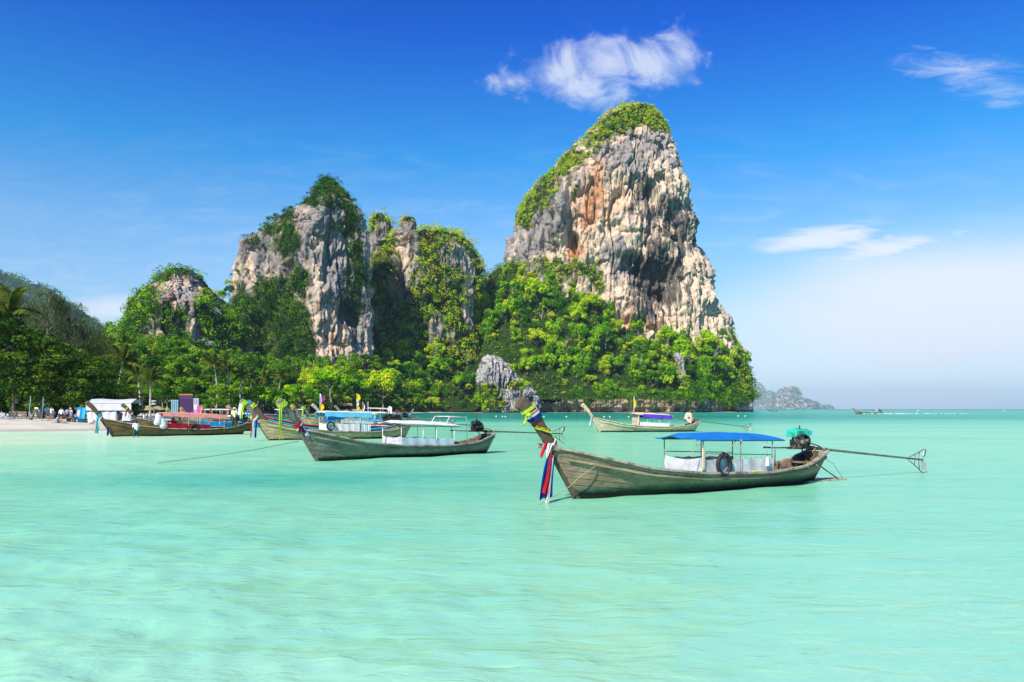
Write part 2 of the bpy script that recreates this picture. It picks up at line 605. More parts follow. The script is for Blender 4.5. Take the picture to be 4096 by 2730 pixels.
def build_seabed():
    m = simple('sea_floor_sand', (0.45, 0.5, 0.4), 0.9, 0.1)
    b = MB()
    k = 48
    vs = [(0, 0, -2.9)] + [(17500 * math.cos(2 * math.pi * i / k), 17500 * math.sin(2 * math.pi * i / k), -2.9) for i in range(k)]
    b.add(vs, [(0, 1 + i, 1 + (i + 1) % k) for i in range(k)])
    tag(b.build('sea_floor', m), kind='structure')


def build_sea():
    m, w = new_mat('turquoise_water')
    geo = w.n('ShaderNodeNewGeometry')
    pos = geo.outputs['Position']
    dep = w.attr('depth').outputs['Fac']       # 0 shallow over sand ... 1 deep; tree reflection mixed in
    n = w.noise(w.map(pos, (0.6, 1.5, 1)), 0.028, 5, 0.6, 0.6)
    n2 = w.noise(w.map(pos, (0.5, 1.6, 1), (4, 9, 0)), 0.25, 5, 0.6, 0.8)
    dd = w.m('ADD', dep, w.m('ADD', w.m('MULTIPLY', w.m('SUBTRACT', n, 0.5), 0.42), w.m('MULTIPLY', w.m('SUBTRACT', n2, 0.5), 0.22)))
    c = w.ramp(dd, [(0.0, (0.62, 0.70, 0.50)), (0.10, (0.42, 0.68, 0.44)), (0.26, (0.30, 0.645, 0.40)), (0.48, (0.17, 0.53, 0.33)),
                    (0.72, (0.028, 0.38, 0.26)), (1.0, (0.006, 0.20, 0.15))])
    # ripples: fine bump over the wave mesh
    r1 = w.noise(w.map(pos, (0.55, 1.5, 1), (0, 0, 0), (0, 0, R(12))), 2.6, 4, 0.55, 0.5)
    r2 = w.noise(w.map(pos, (0.6, 1.6, 1), (3, 1, 0), (0, 0, R(-9))), 0.33, 3, 0.5, 0.3)
    h = w.m('ADD', w.m('MULTIPLY', r1, 0.15), w.m('MULTIPLY', r2, 0.35))
    nrm = bump(w, h, 1.0, 0.38)
    dif = w.n('ShaderNodeBsdfDiffuse', {}, Color=c, Normal=nrm)
    glo = w.n('ShaderNodeBsdfGlossy', {}, Color=(1, 1, 1), Roughness=0.08, Normal=nrm)
    fr = w.n('ShaderNodeFresnel', {}, IOR=1.33, Normal=nrm).outputs[0]
    fac = w.m('MINIMUM', w.m('MULTIPLY', fr, 0.68), 0.28)
    finish(w, w.n('ShaderNodeMixShader', {}, i0=fac, i1=dif.outputs[0], i2=glo.outputs[0]))

    r = np.concatenate([[0.5, 1.5, 3.0, 4.5], np.geomspace(5.5, 900, 430), np.geomspace(930, 17000, 30)])
    th = np.concatenate([np.linspace(-42, 42, 390), np.linspace(42, 318, 40)[1:-1]]) * math.pi / 180
    Rr, T = np.meshgrid(r, th, indexing='ij')
    X, Y = Rr * np.sin(T), Rr * np.cos(T)
    cell = Rr * 0.012
    Z = np.zeros_like(X)
    g = np.random.default_rng(3)
    patch = 0.75 + 0.5 * fbm(X / 14, Y / 14, X * 0, 2, 31)
    for i in range(60):
        lam = 0.35 * (4.5 / 0.35) ** g.random()
        a = math.radians(g.normal(78, 34))
        k = 2 * math.pi / lam
        amp = 0.0036 * lam ** 0.70 * (0.5 + g.random())
        att = sstep(lam, cell * 2.2, cell * 4.5)
        ph = k * (X * math.cos(a) + Y * math.sin(a)) + g.random() * 6.283
        wv = (1 - np.abs(np.sin(ph / 2))) * 2 - 0.73 if i % 2 else np.sin(ph)
        Z += amp * att * patch * wv
    d = coast_dist(X, Y)
    Z *= np.clip(-d / 6, 0.15, 1)
    # depth: shallow by the beach and by the camera (the bar the photograph was taken from)
    beach = np.hypot(np.maximum(X + 45, 0), np.maximum(Y - 75, 0) * 0.9 + np.maximum(60 - Y, 0) * 0.35)
    dep = 0.05 + 0.38 * sstep(beach, 3, 42)
    near = np.exp(-(np.hypot(X + 2.5, Y - 4) / 11.0) ** 2)
    dep = dep * (1 - 0.38 * near)
    dep += 0.30 * sstep(Y, 60, 230) * sstep(beach, 20, 90)
    dep += 0.36 * np.exp(-((X + 4) / 120) ** 2) * sstep(Y, 120, 260)  # darker green paints the reflection of the shore trees
    dep += 0.22 * np.exp(-((X + 9) / 9) ** 2 - ((Y - 27) / 4.5) ** 2)
    dep += 0.25 * sstep(Y, 700, 2500)
    V = np.stack([X, Y, Z], -1).reshape(-1, 3)
    nr, nth = X.shape
    i = np.arange(nr * nth).reshape(nr, nth)
    j = np.roll(i, -1, axis=1)
    Q = np.stack([i[:-1], i[1:], j[1:], j[:-1]], -1).reshape(-1, 4)
    o = link(bpy.data.objects.new('sea', np_mesh('sea', V, Q, m, True, {'depth': dep.ravel()})))
    tag(o, kind='structure')


build_seabed()
build_ground()
build_sea()

# ------------------------------------------------------------------ foliage
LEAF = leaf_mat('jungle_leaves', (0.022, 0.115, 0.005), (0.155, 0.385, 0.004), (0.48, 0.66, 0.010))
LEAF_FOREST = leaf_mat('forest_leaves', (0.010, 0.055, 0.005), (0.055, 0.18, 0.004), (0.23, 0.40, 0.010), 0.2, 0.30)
LEAF_DARK = leaf_mat('beach_tree_leaves', (0.015, 0.045, 0.008), (0.05, 0.12, 0.012), (0.14, 0.23, 0.016), 0.22, 0.12)
LEAF_OLIVE = leaf_mat('needle_sprays', (0.035, 0.055, 0.018), (0.065, 0.095, 0.030), (0.12, 0.15, 0.05), 0.3, 0.1)
LEAF_PALM = leaf_mat('palm_leaves', (0.04, 0.075, 0.012), (0.09, 0.14, 0.018), (0.20, 0.22, 0.04), 0.3, 0.2)
BARK = simple('bark', (0.20, 0.165, 0.125), 0.9, 0.1, 0, 0.35, 2.0)
BARK_PALE = simple('pale_bark', (0.38, 0.35, 0.30), 0.9, 0.1, 0, 0.3, 2.0)


def leaf_quads(P, N, size, tint, g, jitter=0.75, aspect=0.55, droop=None):
    """diamond leaf faces at P, facing about N"""
    n = len(P)
    N = N + g.normal(0, jitter, (n, 3))
    N /= np.linalg.norm(N, axis=1, keepdims=True) + 1e-9
    A = g.normal(0, 1, (n, 3))
    if droop is not None:
        A = A * (1 - droop) + np.array([0, 0, -1.0]) * droop * 2
    U = A - N * (A * N).sum(1, keepdims=True)
    U /= np.linalg.norm(U, axis=1, keepdims=True) + 1e-9
    W = np.cross(N, U)
    s = (size * g.uniform(0.65, 1.35, n))[:, None]
    V = np.stack([P - U * s * 0.5, P + W * s * aspect * 0.5 + N * s * 0.08, P + U * s * 0.5, P - W * s * aspect * 0.5 + N * s * 0.08], 1).reshape(-1, 3)
    Q = np.arange(4 * n).reshape(n, 4)
    return V, Q, np.repeat(tint, 4)


def sphere_dirs(n, g, up=0.25):
    D = g.normal(0, 1, (n, 3))
    D[:, 2] += up
    return D / (np.linalg.norm(D, axis=1, keepdims=True) + 1e-9)


def clump_cloud(Cc, Rc, k, size, g, sq=0.8, up=0.35, tvar=0.22, tbase=None, jitter=0.6, aspect=0.6, droop=None, lean=None):
    """leaf clumps: centres Cc (n,3), radii Rc (n)"""
    n = len(Cc)
    D = sphere_dirs(n * k, g, up)
    cc = np.repeat(Cc, k, 0)
    rr = np.repeat(Rc, k)
    rad = rr * g.uniform(0.72, 1.05, n * k)
    P = cc + D * rad[:, None] * np.array([1, 1, sq])
    if lean is not None:
        P = P + np.repeat(lean, k, 0) * (g.random(n * k) * rr)[:, None]
    tb = np.full(n, 0.5) if tbase is None else tbase
    t = np.clip(np.repeat(tb, k) + g.normal(0, tvar * 0.5, n * k) + np.repeat(g.normal(0, tvar, n), k), 0, 1)
    sz = np.full(n * k, size) if np.isscalar(size) else np.repeat(size, k)
    return leaf_quads(P, D, sz, t, g, jitter, aspect, droop)


def crown_mesh(kind, seed, mat=None):
    g = np.random.default_rng(seed)
    tb = None
    sq, up, jit = 0.8, 0.4, 0.38
    if kind == 'dome':
        n = 22
        D = sphere_dirs(n, g, 0.9)
        D[:, 2] = np.abs(D[:, 2])
        Cc = D * np.array([4.6, 4.6, 3.6]) * g.uniform(0.55, 1.0, (n, 1)) + [0, 0, 8.0]
        Rc = g.uniform(0.8, 2.5, n)
        Cc += g.normal(0, .5, Cc.shape)
        k, size = 84, 0.78
    elif kind == 'tall':
        n = 22
        h = g.uniform(0, 1, n)
        a = g.uniform(0, 6.283, n)
        rad = 3.0 * np.sin(np.clip(h * 0.85 + 0.15, 0, 1) * math.pi) + 0.3
        Cc = np.stack([rad * np.cos(a), rad * np.sin(a), 4.5 + h * 10], 1)
        Rc = g.uniform(0.7, 2.2, n)
        k, size = 80, 0.75
    elif kind == 'umbrella':
        n = 30
        a = g.uniform(0, 6.283, n)
        q = np.sqrt(g.uniform(0, 1, n))
        Cc = np.stack([6.3 * q * np.cos(a), 6.3 * q * np.sin(a), 9.5 - 2.6 * q * q + g.normal(0, 0.4, n)], 1)
        Rc = g.uniform(1.1, 1.9, n)
        sq, k, size, up = 0.55, 64, 0.7, 0.7
    elif kind == 'vine':
        n = 26
        a = g.uniform(0, 6.283, n)
        h = g.uniform(0, 1, n)
        rad = 2.0 + 1.8 * np.sin(h * 9 + a * 2)
        Cc = np.stack([rad * np.cos(a), rad * np.sin(a), 1.0 + h * 9.5], 1)
        Rc = g.uniform(0.6, 2.1, n)
        k, size, sq = 76, 0.72, 1.15
    elif kind == 'spread':
        n = 34
        a = g.uniform(0, 6.283, n)
        q = np.sqrt(g.uniform(0, 1, n))
        Cc = np.stack([5.2 * q * np.cos(a), 5.2 * q * np.sin(a), 5.0 + 3.4 * (1 - q ** 2) + g.normal(0, 1.0, n)], 1)
        Rc = g.uniform(0.7, 1.5, n)
        k, size, jit = 60, 0.62, 0.45
    elif kind == 'shrub':
        n = 9
        D = sphere_dirs(n, g, 0.6)
        D[:, 2] = np.abs(D[:, 2])
        Cc = D * np.array([2.4, 2.4, 1.8]) * g.uniform(0.5, 1.0, (n, 1)) + [0, 0, 1.2]
        Rc = g.uniform(0.9, 1.6, n)
        k, size = 80, 0.65
    V, Q, t = clump_cloud(np.asarray(Cc), Rc, k, size, g, sq, up, 0.16, tb, jit)
    return np_mesh('crown', V, Q, mat or LEAF, False, {'tint': t})


def trunk_mesh(h, r, seed, limbs=5, spread=3.0, top=None, mat=None, lean=0.0):
    g = random.Random(seed)
    b = MB()
    pts = [(lean * (i / 5) ** 2 * h + g.uniform(-.12, .12) * (i > 0), g.uniform(-.12, .12) * (i > 0), h * i / 5) for i in range(6)]
    b.tube(pts, [r * (1.35 if i == 0 else 1 - 0.11 * i) for i in range(6)], 7)
    for k in range(limbs):
        a = 6.283 * k / limbs + g.uniform(-.4, .4)
        z0 = h * g.uniform(0.5, 0.95)
        q = spread * g.uniform(0.6, 1.1)
        x0 = lean * (z0 / h) ** 2 * h
        b.tube([(x0, 0, z0), (x0 + q * .5 * math.cos(a), q * .5 * math.sin(a), z0 + q * .45), (x0 + q * math.cos(a), q * math.sin(a), z0 + q * 0.75)],
               [r * .5, r * .33, r * .14], 5)
    return b.mesh('trunk', mat or BARK)


CROWNS = {k: [crown_mesh(k, 100 + 10 * i + j) for j in range(nv)] for i, (k, nv) in
          enumerate((('dome', 3), ('tall', 3), ('umbrella', 2), ('vine', 3), ('spread', 3), ('shrub', 2)))}
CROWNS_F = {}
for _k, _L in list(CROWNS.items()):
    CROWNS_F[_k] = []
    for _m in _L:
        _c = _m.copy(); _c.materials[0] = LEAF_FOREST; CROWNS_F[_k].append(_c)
CROWNS['darkshrub'] = [crown_mesh('shrub', 300 + j, LEAF_DARK) for j in range(2)]
TRUNKS = {'darkshrub': trunk_mesh(1.6, .12, 6, 3, 1.0), 'dome': trunk_mesh(8, .35, 1), 'tall': trunk_mesh(11, .32, 2, 5, 2.2), 'umbrella': trunk_mesh(8.2, .4, 3, 7, 4.2),
          'vine': trunk_mesh(9, .3, 4, 3, 1.5), 'spread': trunk_mesh(6.5, .3, 5, 6, 3.2, None, BARK_PALE), 'shrub': trunk_mesh(1.6, .12, 6, 3, 1.0)}


def tree(name, kind, x, y, z, s, label, cat, group, sz=1.0, rz=None, var=None, dark=False):
    t = empty(name, (x, y, z), random.uniform(0, 6.283) if rz is None else rz, label, cat, group)
    t.scale = (s, s, s * sz)
    c = link(bpy.data.objects.new('crown', random.choice((CROWNS_F if dark else CROWNS)[kind]) if var is None else CROWNS[kind][var]), t)
    link(bpy.data.objects.new('trunk', TRUNKS[kind]), t)
    return t


# ------------------------------------------------------------------ cliffs
ROCK = rock_mat('limestone')
ROCK_PALE = rock_mat('pale_grey_limestone', (0.46, 0.44, 0.42), (0.27, 0.27, 0.29), (0.34, 0.28, 0.22), 1.6, 0.6)
ROCK_SHORE = rock_mat('brown_shore_limestone', (0.58, 0.42, 0.29), (0.20, 0.18, 0.165), (0.46, 0.22, 0.11), 1.8, 0.7, (2.6, 1.2))


def proj(V):
    return (CX + V[..., 0] / V[..., 1] * F) / S, (HZ - (V[..., 2] - H0) / V[..., 1] * F) / S


def blobs(px, py, L):
    t = np.zeros_like(px)
    for b in L:
        x, y, rx, ry = b[:4]
        wgt = b[4] if len(b) > 4 else 1.0
        t += wgt * np.exp(-(((px - x) / rx) ** 2 + ((py - y) / ry) ** 2))
    return t


def cliff(name, prof, Yc, D, Db, mat, nfront=420, nback=60, nz=380, peak=None, expo=2.4, zbot=-4.0, flute=1.0, big=1.0, over=1.0, cs=1.0,
          caves=(), bulges=(), veg=None, orange=None, grey=None, stain=None, seed=1, scale=1.0, toplump=1.0):
    """closed rock body. prof: (py, pxl, pxr) outline as seen at distance Yc, top to bottom; D, Db: depth to front and back.
    Real displacement: buttresses, vertical flutes, overhanging ledges, caves."""
    P = np.array(prof, float)
    zs = H0 + (HZ - P[:, 0] * S) / F * Yc
    xl, xr = (P[:, 1] * S - CX) / F * Yc, (P[:, 2] * S - CX) / F * Yc
    o = np.argsort(zs)
    zs, xl, xr = zs[o], xl[o], xr[o]
    ztop = zs[-1]
    v = np.linspace(0, 1, nz)
    z = zbot + (ztop - zbot) * v
    L, Rt = np.interp(z, zs, xl), np.interp(z, zs, xr)
    hw, xc = (Rt - L) / 2, (Rt + L) / 2
    sh = np.minimum(1, (hw / (hw.max() * 0.55)) ** 0.8)
    a = np.linspace(0, 1, nfront)
    u = 0.5 - 0.5 * np.cos(math.pi * a)
    if peak is None:
        df = (1 - np.abs(2 * u - 1) ** expo) ** (1 / expo)
    else:
        df = np.where(u < peak, (u / peak) ** 0.65, ((1 - u) / (1 - peak)) ** 0.7)
    ub = 0.5 + 0.5 * np.cos(math.pi * np.linspace(0, 1, nback + 2)[1:-1])
    db = -(1 - np.abs(2 * ub - 1) ** 2) ** 0.5
    U = np.concatenate([u, ub])
    DD = np.concatenate([df * D, db * Db])
    X = (xc[:, None] - hw[:, None]) + 2 * hw[:, None] * U[None]
    Y = Yc - sh[:, None] * DD[None]
    Z = np.repeat(z[:, None], len(U), 1)
    # plan normals
    dX = np.roll(X, -1, 1) - np.roll(X, 1, 1)
    dY = np.roll(Y, -1, 1) - np.roll(Y, 1, 1)
    ln = np.hypot(dX, dY) + 1e-6
    NX, NY = dY / ln, -dX / ln
    q = scale
    s1 = seed * 31
    wx = X + 3 * q * fbm(X / (20 * q), Y / (20 * q), Z / (20 * q), 3, s1 + 1)
    d = big * 8.0 * q * fbm(X / (46 * q), Y / (46 * q), Z / (75 * q), 4, s1 + 2)
    fl = fbm(wx / (8 * q), Y / (8 * q), Z / (60 * q), 4, s1 + 3, 0.55, True)
    fl2 = fbm(wx / (2.6 * q), Y / (2.6 * q), Z / (20 * q), 3, s1 + 4, 0.6, True)
    d = d + flute * q * (3.2 * fl + 1.2 * fl2)
    # overhanging ledges with hanging tips: grows outwards going up, then steps back
    ph = Z / (38 * q) + 1.6 * fbm(X / (16 * q), Y / (16 * q), Z / (60 * q), 3, s1 + 5) + 0.55 * fl
    saw = ph - np.floor(ph)
    msk = sstep(fbm(X / (40 * q), Y / (40 * q), Z / (40 * q), 3, s1 + 6), -0.15, 0.35)
    d = d + over * msk * 3.6 * q * (saw ** 1.5 - 0.35) * sstep(1 - saw, 0.0, 0.14)
    ph2 = Z / (16 * q) + 2.2 * fbm(X / (4.5 * q), Y / (4.5 * q), Z / (30 * q), 3, s1 + 7)
    saw2 = ph2 - np.floor(ph2)
    d = d + over * 0.9 * q * (saw2 - 0.5) * sstep(1 - saw2, 0, 0.12)
    d = d + 2.8 * q * fbm(X / (12 * q), Y / (12 * q), Z / (11 * q), 3, s1 + 15)
    d = d + 1.0 * q * fbm(X / (4 * q), Y / (4 * q), Z / (6 * q), 4, s1 + 8)
    V0 = np.stack([X, Y, Z], -1)
    px, py = proj(V0)
    for b in caves:
        cx, cy, rx, ry, dep = b
        e = ((px - cx) / rx) ** 2 + ((py - cy) / ry) ** 2 + 0.5 * fl + 0.3 * fl2
        d = d - dep * sstep(1.15 - e, 0.0, 0.75) * (Y < Yc)
    for b in bulges:
        cx, cy, rx, ry, dep = b
        e = ((px - cx) / rx) ** 2 + ((py - cy) / ry) ** 2
        d = d + dep * sstep(1.3 - e, 0.0, 1.0) * (Y < Yc)
    d = d - np.average(d[nz // 3:, :nfront])
    crk = fbm(wx / (15 * q), Y / (15 * q), Z / (75 * q), 3, s1 + 13)
    d = d - flute * 4.5 * q * (1 - sstep(np.abs(crk), 0.0, 0.075))
    wz = Z + 5 * q * fbm(X / (12 * q), Y / (12 * q), Z / (12 * q), 3, s1 + 20)
    wx2 = X + 3.5 * q * fbm(X / (9 * q), Y / (9 * q), Z / (22 * q), 3, s1 + 21)
    crv, ced = cells(wx2 / (10.5 * q), Y / (14 * q), wz / (27 * q), s1 + 22)
    crv2, ced2 = cells(wx2 / (3.6 * q), Y / (6 * q), wz / (8.5 * q), s1 + 26)
    d = d + q * (4.6 * (crv - 0.5) + 1.5 * (crv2 - 0.5)) - q * (1.6 * (1 - sstep(ced, 0, 0.10)) + 0.7 * (1 - sstep(ced2, 0, 0.14)))
    fade = np.minimum(1, hw / (12 * q))[:, None]
    X = X + NX * d * fade
    Y = Y + NY * d * fade
    Z = Z + toplump * 2.5 * q * fbm(X / (9 * q), Y / (9 * q), X * 0 + 7, 3, s1 + 9) * sstep(v, 0.80, 1.0)[:, None]
    V = np.stack([X, Y, Z], -1)
    nU = len(U)
    i = np.arange(nz * nU).reshape(nz, nU)
    j = np.roll(i, -1, 1)
    Q = np.stack([i[:-1], j[:-1], j[1:], i[1:]], -1).reshape(-1, 4)
    top = len(V.reshape(-1, 3))
    Vf = np.vstack([V.reshape(-1, 3), [[xc[-1], Yc, ztop + 0.5]]])
    # normals
    gu = np.roll(V, -1, 1) - np.roll(V, 1, 1)
    gv = np.gradient(V, axis=0)
    N = np.cross(gu, gv)
    N /= np.linalg.norm(N, axis=2, keepdims=True) + 1e-9
    px, py = proj(V)
    nz1 = fbm(X / 14, Y / 14, Z / 14, 4, s1 + 11)
    nz2 = fbm(X / 5, Y / 5, Z / 5, 3, s1 + 12)
    vg = (veg(px, py, N, nz1, nz2) if veg else np.zeros_like(px))
    vg = np.clip(vg, 0, 1)
    og = np.clip(blobs(px, py, orange) + 0.25 * nz1, 0, 1) if orange else np.clip(0.25 + 0.5 * nz1, 0, 1)
    gr = np.clip((blobs(px, py, grey) + 0.15 if grey else 0.5) + 0.6 * (crv - 0.5) + 0.35 * (crv2 - 0.5), 0, 1)
    stn = np.clip(blobs(px, py, stain), 0, 1) if stain else np.full_like(px, 0.25)
    at_ = {k: np.append(x.ravel(), 0.5) for k, x in (('veg', vg), ('orange', og), ('grey', gr), ('stain', stn))}
    me = np_mesh(name, Vf, np.vstack([Q, np.stack([i[-1], j[-1], np.full(nU, top), i[-1]], -1)[:0]]) , mat, True, at_)
    bm = bmesh.new(); bm.from_mesh(me); bm.verts.ensure_lookup_table()
    tv = bm.verts[top]
    for k in range(nU):
        try:
            f = bm.faces.new((bm.verts[int(i[-1, k])], bm.verts[int(j[-1, k])], tv)); f.smooth = True
        except ValueError:
            pass
    bm.to_mesh(me); bm.free()
    ob = link(bpy.data.objects.new(name, me))
    tag(ob, kind='structure')
    area = np.linalg.norm(np.cross(gu, gv), axis=2)
    fr = np.zeros((nz, nU), bool); fr[:, :nfront] = True
    return dict(V=V, N=N, px=px, py=py, veg=vg, area=area, front=fr, obj=ob)


def cover(name, label_kind, data, n, rmin, rmax, k, size, g, tmid=0.5, tvar=0.2, thr=0.35, hang=0.0, zmin=1.0, power=1.0, bulge=2.5, lmat=None):
    """leafy growth over a rock body: shrubs and creepers that follow its surface (a mass nobody could count)"""
    parts = []
    for dta in (data if isinstance(data, list) else [data]):
        wgt = np.where((dta['veg'] > thr) & (dta['V'][..., 2] > zmin), dta['veg'] ** power, 0) * dta['area']
        wgt = wgt * np.where(dta['front'], 1.0, 0.12)
        parts.append((dta, wgt.ravel()))
    tot = sum(w_.sum() for _, w_ in parts)
    Vs, Qs, ts = [], [], []
    off = 0
    for dta, w_ in parts:
        m = int(n * w_.sum() / tot)
        if m < 1: continue
        ids = g.choice(len(w_), m, p=w_ / w_.sum())
        P = dta['V'].reshape(-1, 3)[ids]
        N = dta['N'].reshape(-1, 3)[ids]
        r = g.uniform(rmin, rmax, m) * (0.7 + 0.6 * np.clip(dta['veg'].ravel()[ids], 0, 1))
        lump = vnoise(P[:, 0] / 7, P[:, 1] / 7, P[:, 2] / 9, 77)
        tb = np.clip(tmid + 0.33 * lump + g.normal(0, tvar * 0.5, m), 0, 1)
        bil = np.abs(vnoise(P[:, 0] / 6.5, P[:, 1] / 6.5, P[:, 2] / 8, 91)) + 0.5 * np.abs(vnoise(P[:, 0] / 2.9, P[:, 1] / 2.9, P[:, 2] / 3.6, 92))
        P = P + N * (r * 0.35 + bulge * (bil - 0.25))[:, None]
        lean = None
        if hang > 0:
            lean = np.stack([np.zeros(m), np.zeros(m), -np.full(m, hang)], 1) * np.clip(1 - N[:, 2:3], 0, 1)
        v_, q_, t_ = clump_cloud(P, r, k, size, g, 0.85, 0.45, tvar, tb, 0.42, 0.6, None, lean)
        Vs.append(v_); Qs.append(q_ + off); ts.append(t_)
        off += len(v_)
    o = link(bpy.data.objects.new(name, np_mesh(name, np.vstack(Vs), np.vstack(Qs), lmat or LEAF, False, {'tint': np.concatenate(ts)})))
    tag(o, label_kind[0], label_kind[1], None, 'stuff')
    return o


def veg_big(px, py, N, n1, n2):
    t = blobs(px, py, [(1467, 262, 78, 32, 1.5), (1400, 285, 45, 22, 1.1), (1360, 318, 42, 24, 1.1), (1320, 350, 36, 24, 1), (1290, 385, 34, 24, 1),
                       (1262, 415, 30, 24, 1), (1240, 450, 40, 24, 1.2), (1222, 478, 40, 20, 1), (1200, 500, 30, 24, .9), (1212, 525, 16, 22, .7),
                       (1322, 432, 16, 18, .6), (1695, 760, 22, 30, 1), (1706, 830, 22, 50, 1.3), (1700, 880, 26, 40, 1.1), (1225, 612, 85, 26, 1),
                       (1350, 625, 45, 24, .9), (1378, 660, 20, 30, .8), (1600, 560, 10, 200, .30), (1530, 285, 26, 22, .9), (1552, 320, 12, 20, .6)])
    return t * 1.0 + (0.8 * n1 + 0.5 * n2) * (t > 0.12) - 0.20 + np.where(n2 > 0.40, 0.42, 0) + 0.25 * np.clip(N[..., 2] - 0.3, 0, 1)


big_prof = [(249, 1463, 1468), (253, 1440, 1487), (261, 1416, 1501), (275, 1398, 1513), (298, 1373, 1531), (335, 1335, 1545), (373, 1291, 1556), (420, 1254, 1566), (455, 1213, 1571), (475, 1204, 1574), (520, 1189, 1583), (580, 1171, 1594), (620, 1163, 1603), (680, 1153, 1631.0), (740, 1130, 1667), (800, 1120, 1694), (850, 1112, 1706), (900, 1106, 1714), (947, 1100, 1718)]
big = cliff('cliff', big_prof, 668, 62, 80, ROCK, nfront=400, nback=36, nz=410, expo=2.6, flute=1.0, big=0.9, over=1.15, seed=2,
            caves=[(1318, 560, 16, 30, 14), (1305, 525, 10, 60, 8), (1500, 640, 62, 75, 15), (1455, 610, 30, 40, 9), (1500, 440, 24, 40, 8), (1520, 700, 30, 50, 12), (1555, 548, 16, 10, 9),
                   (1560, 480, 40, 30, 5), (1520, 405, 18, 20, 7)],
            bulges=[(1285, 500, 26, 60, 7), (1430, 520, 60, 70, 6), (1600, 660, 34, 90, 7), (1440, 700, 50, 40, 6), (1380, 420, 50, 60, 4)],
            veg=veg_big,
            orange=[(1375, 420, 34, 80, .65), (1345, 500, 26, 60, .8), (1320, 580, 25, 25, 1.0), (1420, 470, 50, 60, .45), (1440, 710, 40, 40, .5), (1500, 745, 90, 18, .6), (1570, 470, 30, 30, .25)],
            grey=[(1215, 540, 60, 90, .9), (1270, 480, 40, 80, .6), (1430, 350, 60, 40, .75), (1500, 330, 60, 40, .6), (1420, 590, 50, 60, .7), (1480, 420, 30, 40, .4), (1580, 500, 50, 60, .2), (1690, 880, 60, 60, 1)],
            stain=[(1500, 660, 70, 70, 1.1), (1530, 540, 60, 120, .6), (1480, 460, 50, 60, .5), (1230, 560, 60, 60, .4), (1580, 520, 30, 60, .5), (1320, 500, 30, 40, .2)])


def veg_spire(px, py, N, n1, n2):
    t = blobs(px, py, [(748, 420, 42, 36, 1.2), (712, 462, 32, 20, 1), (655, 492, 40, 16, 1), (615, 522, 30, 16, .9), (575, 552, 30, 12, .8), (548, 600, 14, 24, .6),
                       (800, 470, 34, 60, 1.0), (812, 560, 32, 70, .9), (826, 650, 26, 70, .8), (662, 560, 20, 44, .9), (640, 680, 34, 70, 1.2), (692, 650, 22, 36, .9),
                       (690, 740, 40, 70, 1.3), (596, 740, 22, 100, 1.0), (550, 720, 28, 110, 1.3), (655, 800, 60, 40, 1.2), (765, 520, 16, 60, .5), (670, 545, 22, 36, .7)])
    return t + 0.8 * n1 * (t > 0.1) + 0.45 * n2 * (t > 0.1) - 0.26


spire = cliff('cliff', [(412, 742, 752), (418, 730, 766), (428, 722, 778), (444, 706, 794), (470, 688, 814), (500, 645, 825), (530, 602, 832), (548, 570, 836), (560, 548, 838),
                        (600, 541, 842), (650, 536, 845), (700, 535, 848), (760, 530, 850), (830, 522, 856), (945, 505, 870)], 510, 25, 50, ROCK,
              nfront=340, nback=40, nz=340, peak=0.64, seed=3, scale=0.85, big=0.6, over=0.8,
              caves=[(800, 720, 22, 40, 6), (745, 640, 8, 30, 3), (700, 640, 10, 30, 4)], bulges=[(735, 700, 20, 90, 3)],
              veg=veg_spire, orange=[(740, 690, 30, 60, .6), (650, 560, 40, 30, .35), (790, 790, 40, 40, .5), (690, 510, 15, 60, .4)],
              grey=[(770, 560, 40, 120, .9), (600, 570, 70, 60, .9), (820, 700, 30, 80, .8), (720, 460, 50, 60, .7), (690, 560, 30, 60, .5)],
              stain=[(805, 720, 40, 50, .8), (620, 560, 50, 50, .4), (690, 620, 40, 60, .5)])


def veg_small(px, py, N, n1, n2):
    t = 0.85 - blobs(px, py, [(410, 668, 34, 40, 1.5), (445, 660, 16, 28, 1.0), (365, 700, 14, 30, .6), (440, 745, 14, 30, .9), (448, 820, 10, 30, .9), (470, 640, 14, 14, .3), (350, 760, 10, 40, .8), (500, 720, 12, 40, .6)])
    return t + 0.8 * n1 + 0.3 * n2


small_c = cliff('cliff', [(622, 404, 430), (626, 398, 438), (636, 392, 446), (650, 384, 456), (664, 370, 470), (692, 352, 494), (722, 338, 525), (780, 300, 560), (850, 280, 570), (945, 262, 580)],
                440, 38, 50, ROCK, nfront=220, nback=30, nz=200, seed=4, scale=0.8, veg=veg_small, over=0.7)


def veg_twin(px, py, N, n1, n2):
    t = 1.0 - blobs(px, py, [(938, 550, 20, 44, 1.4), (874, 545, 16, 34, 1.2), (1045, 590, 50, 36, .8), (1078, 690, 11, 70, 1.4), (920, 650, 20, 60, 1.1), (1000, 750, 26, 40, 1.0), (1035, 660, 30, 20, .5)])
    return t + 0.7 * n1 + 0.25 * n2


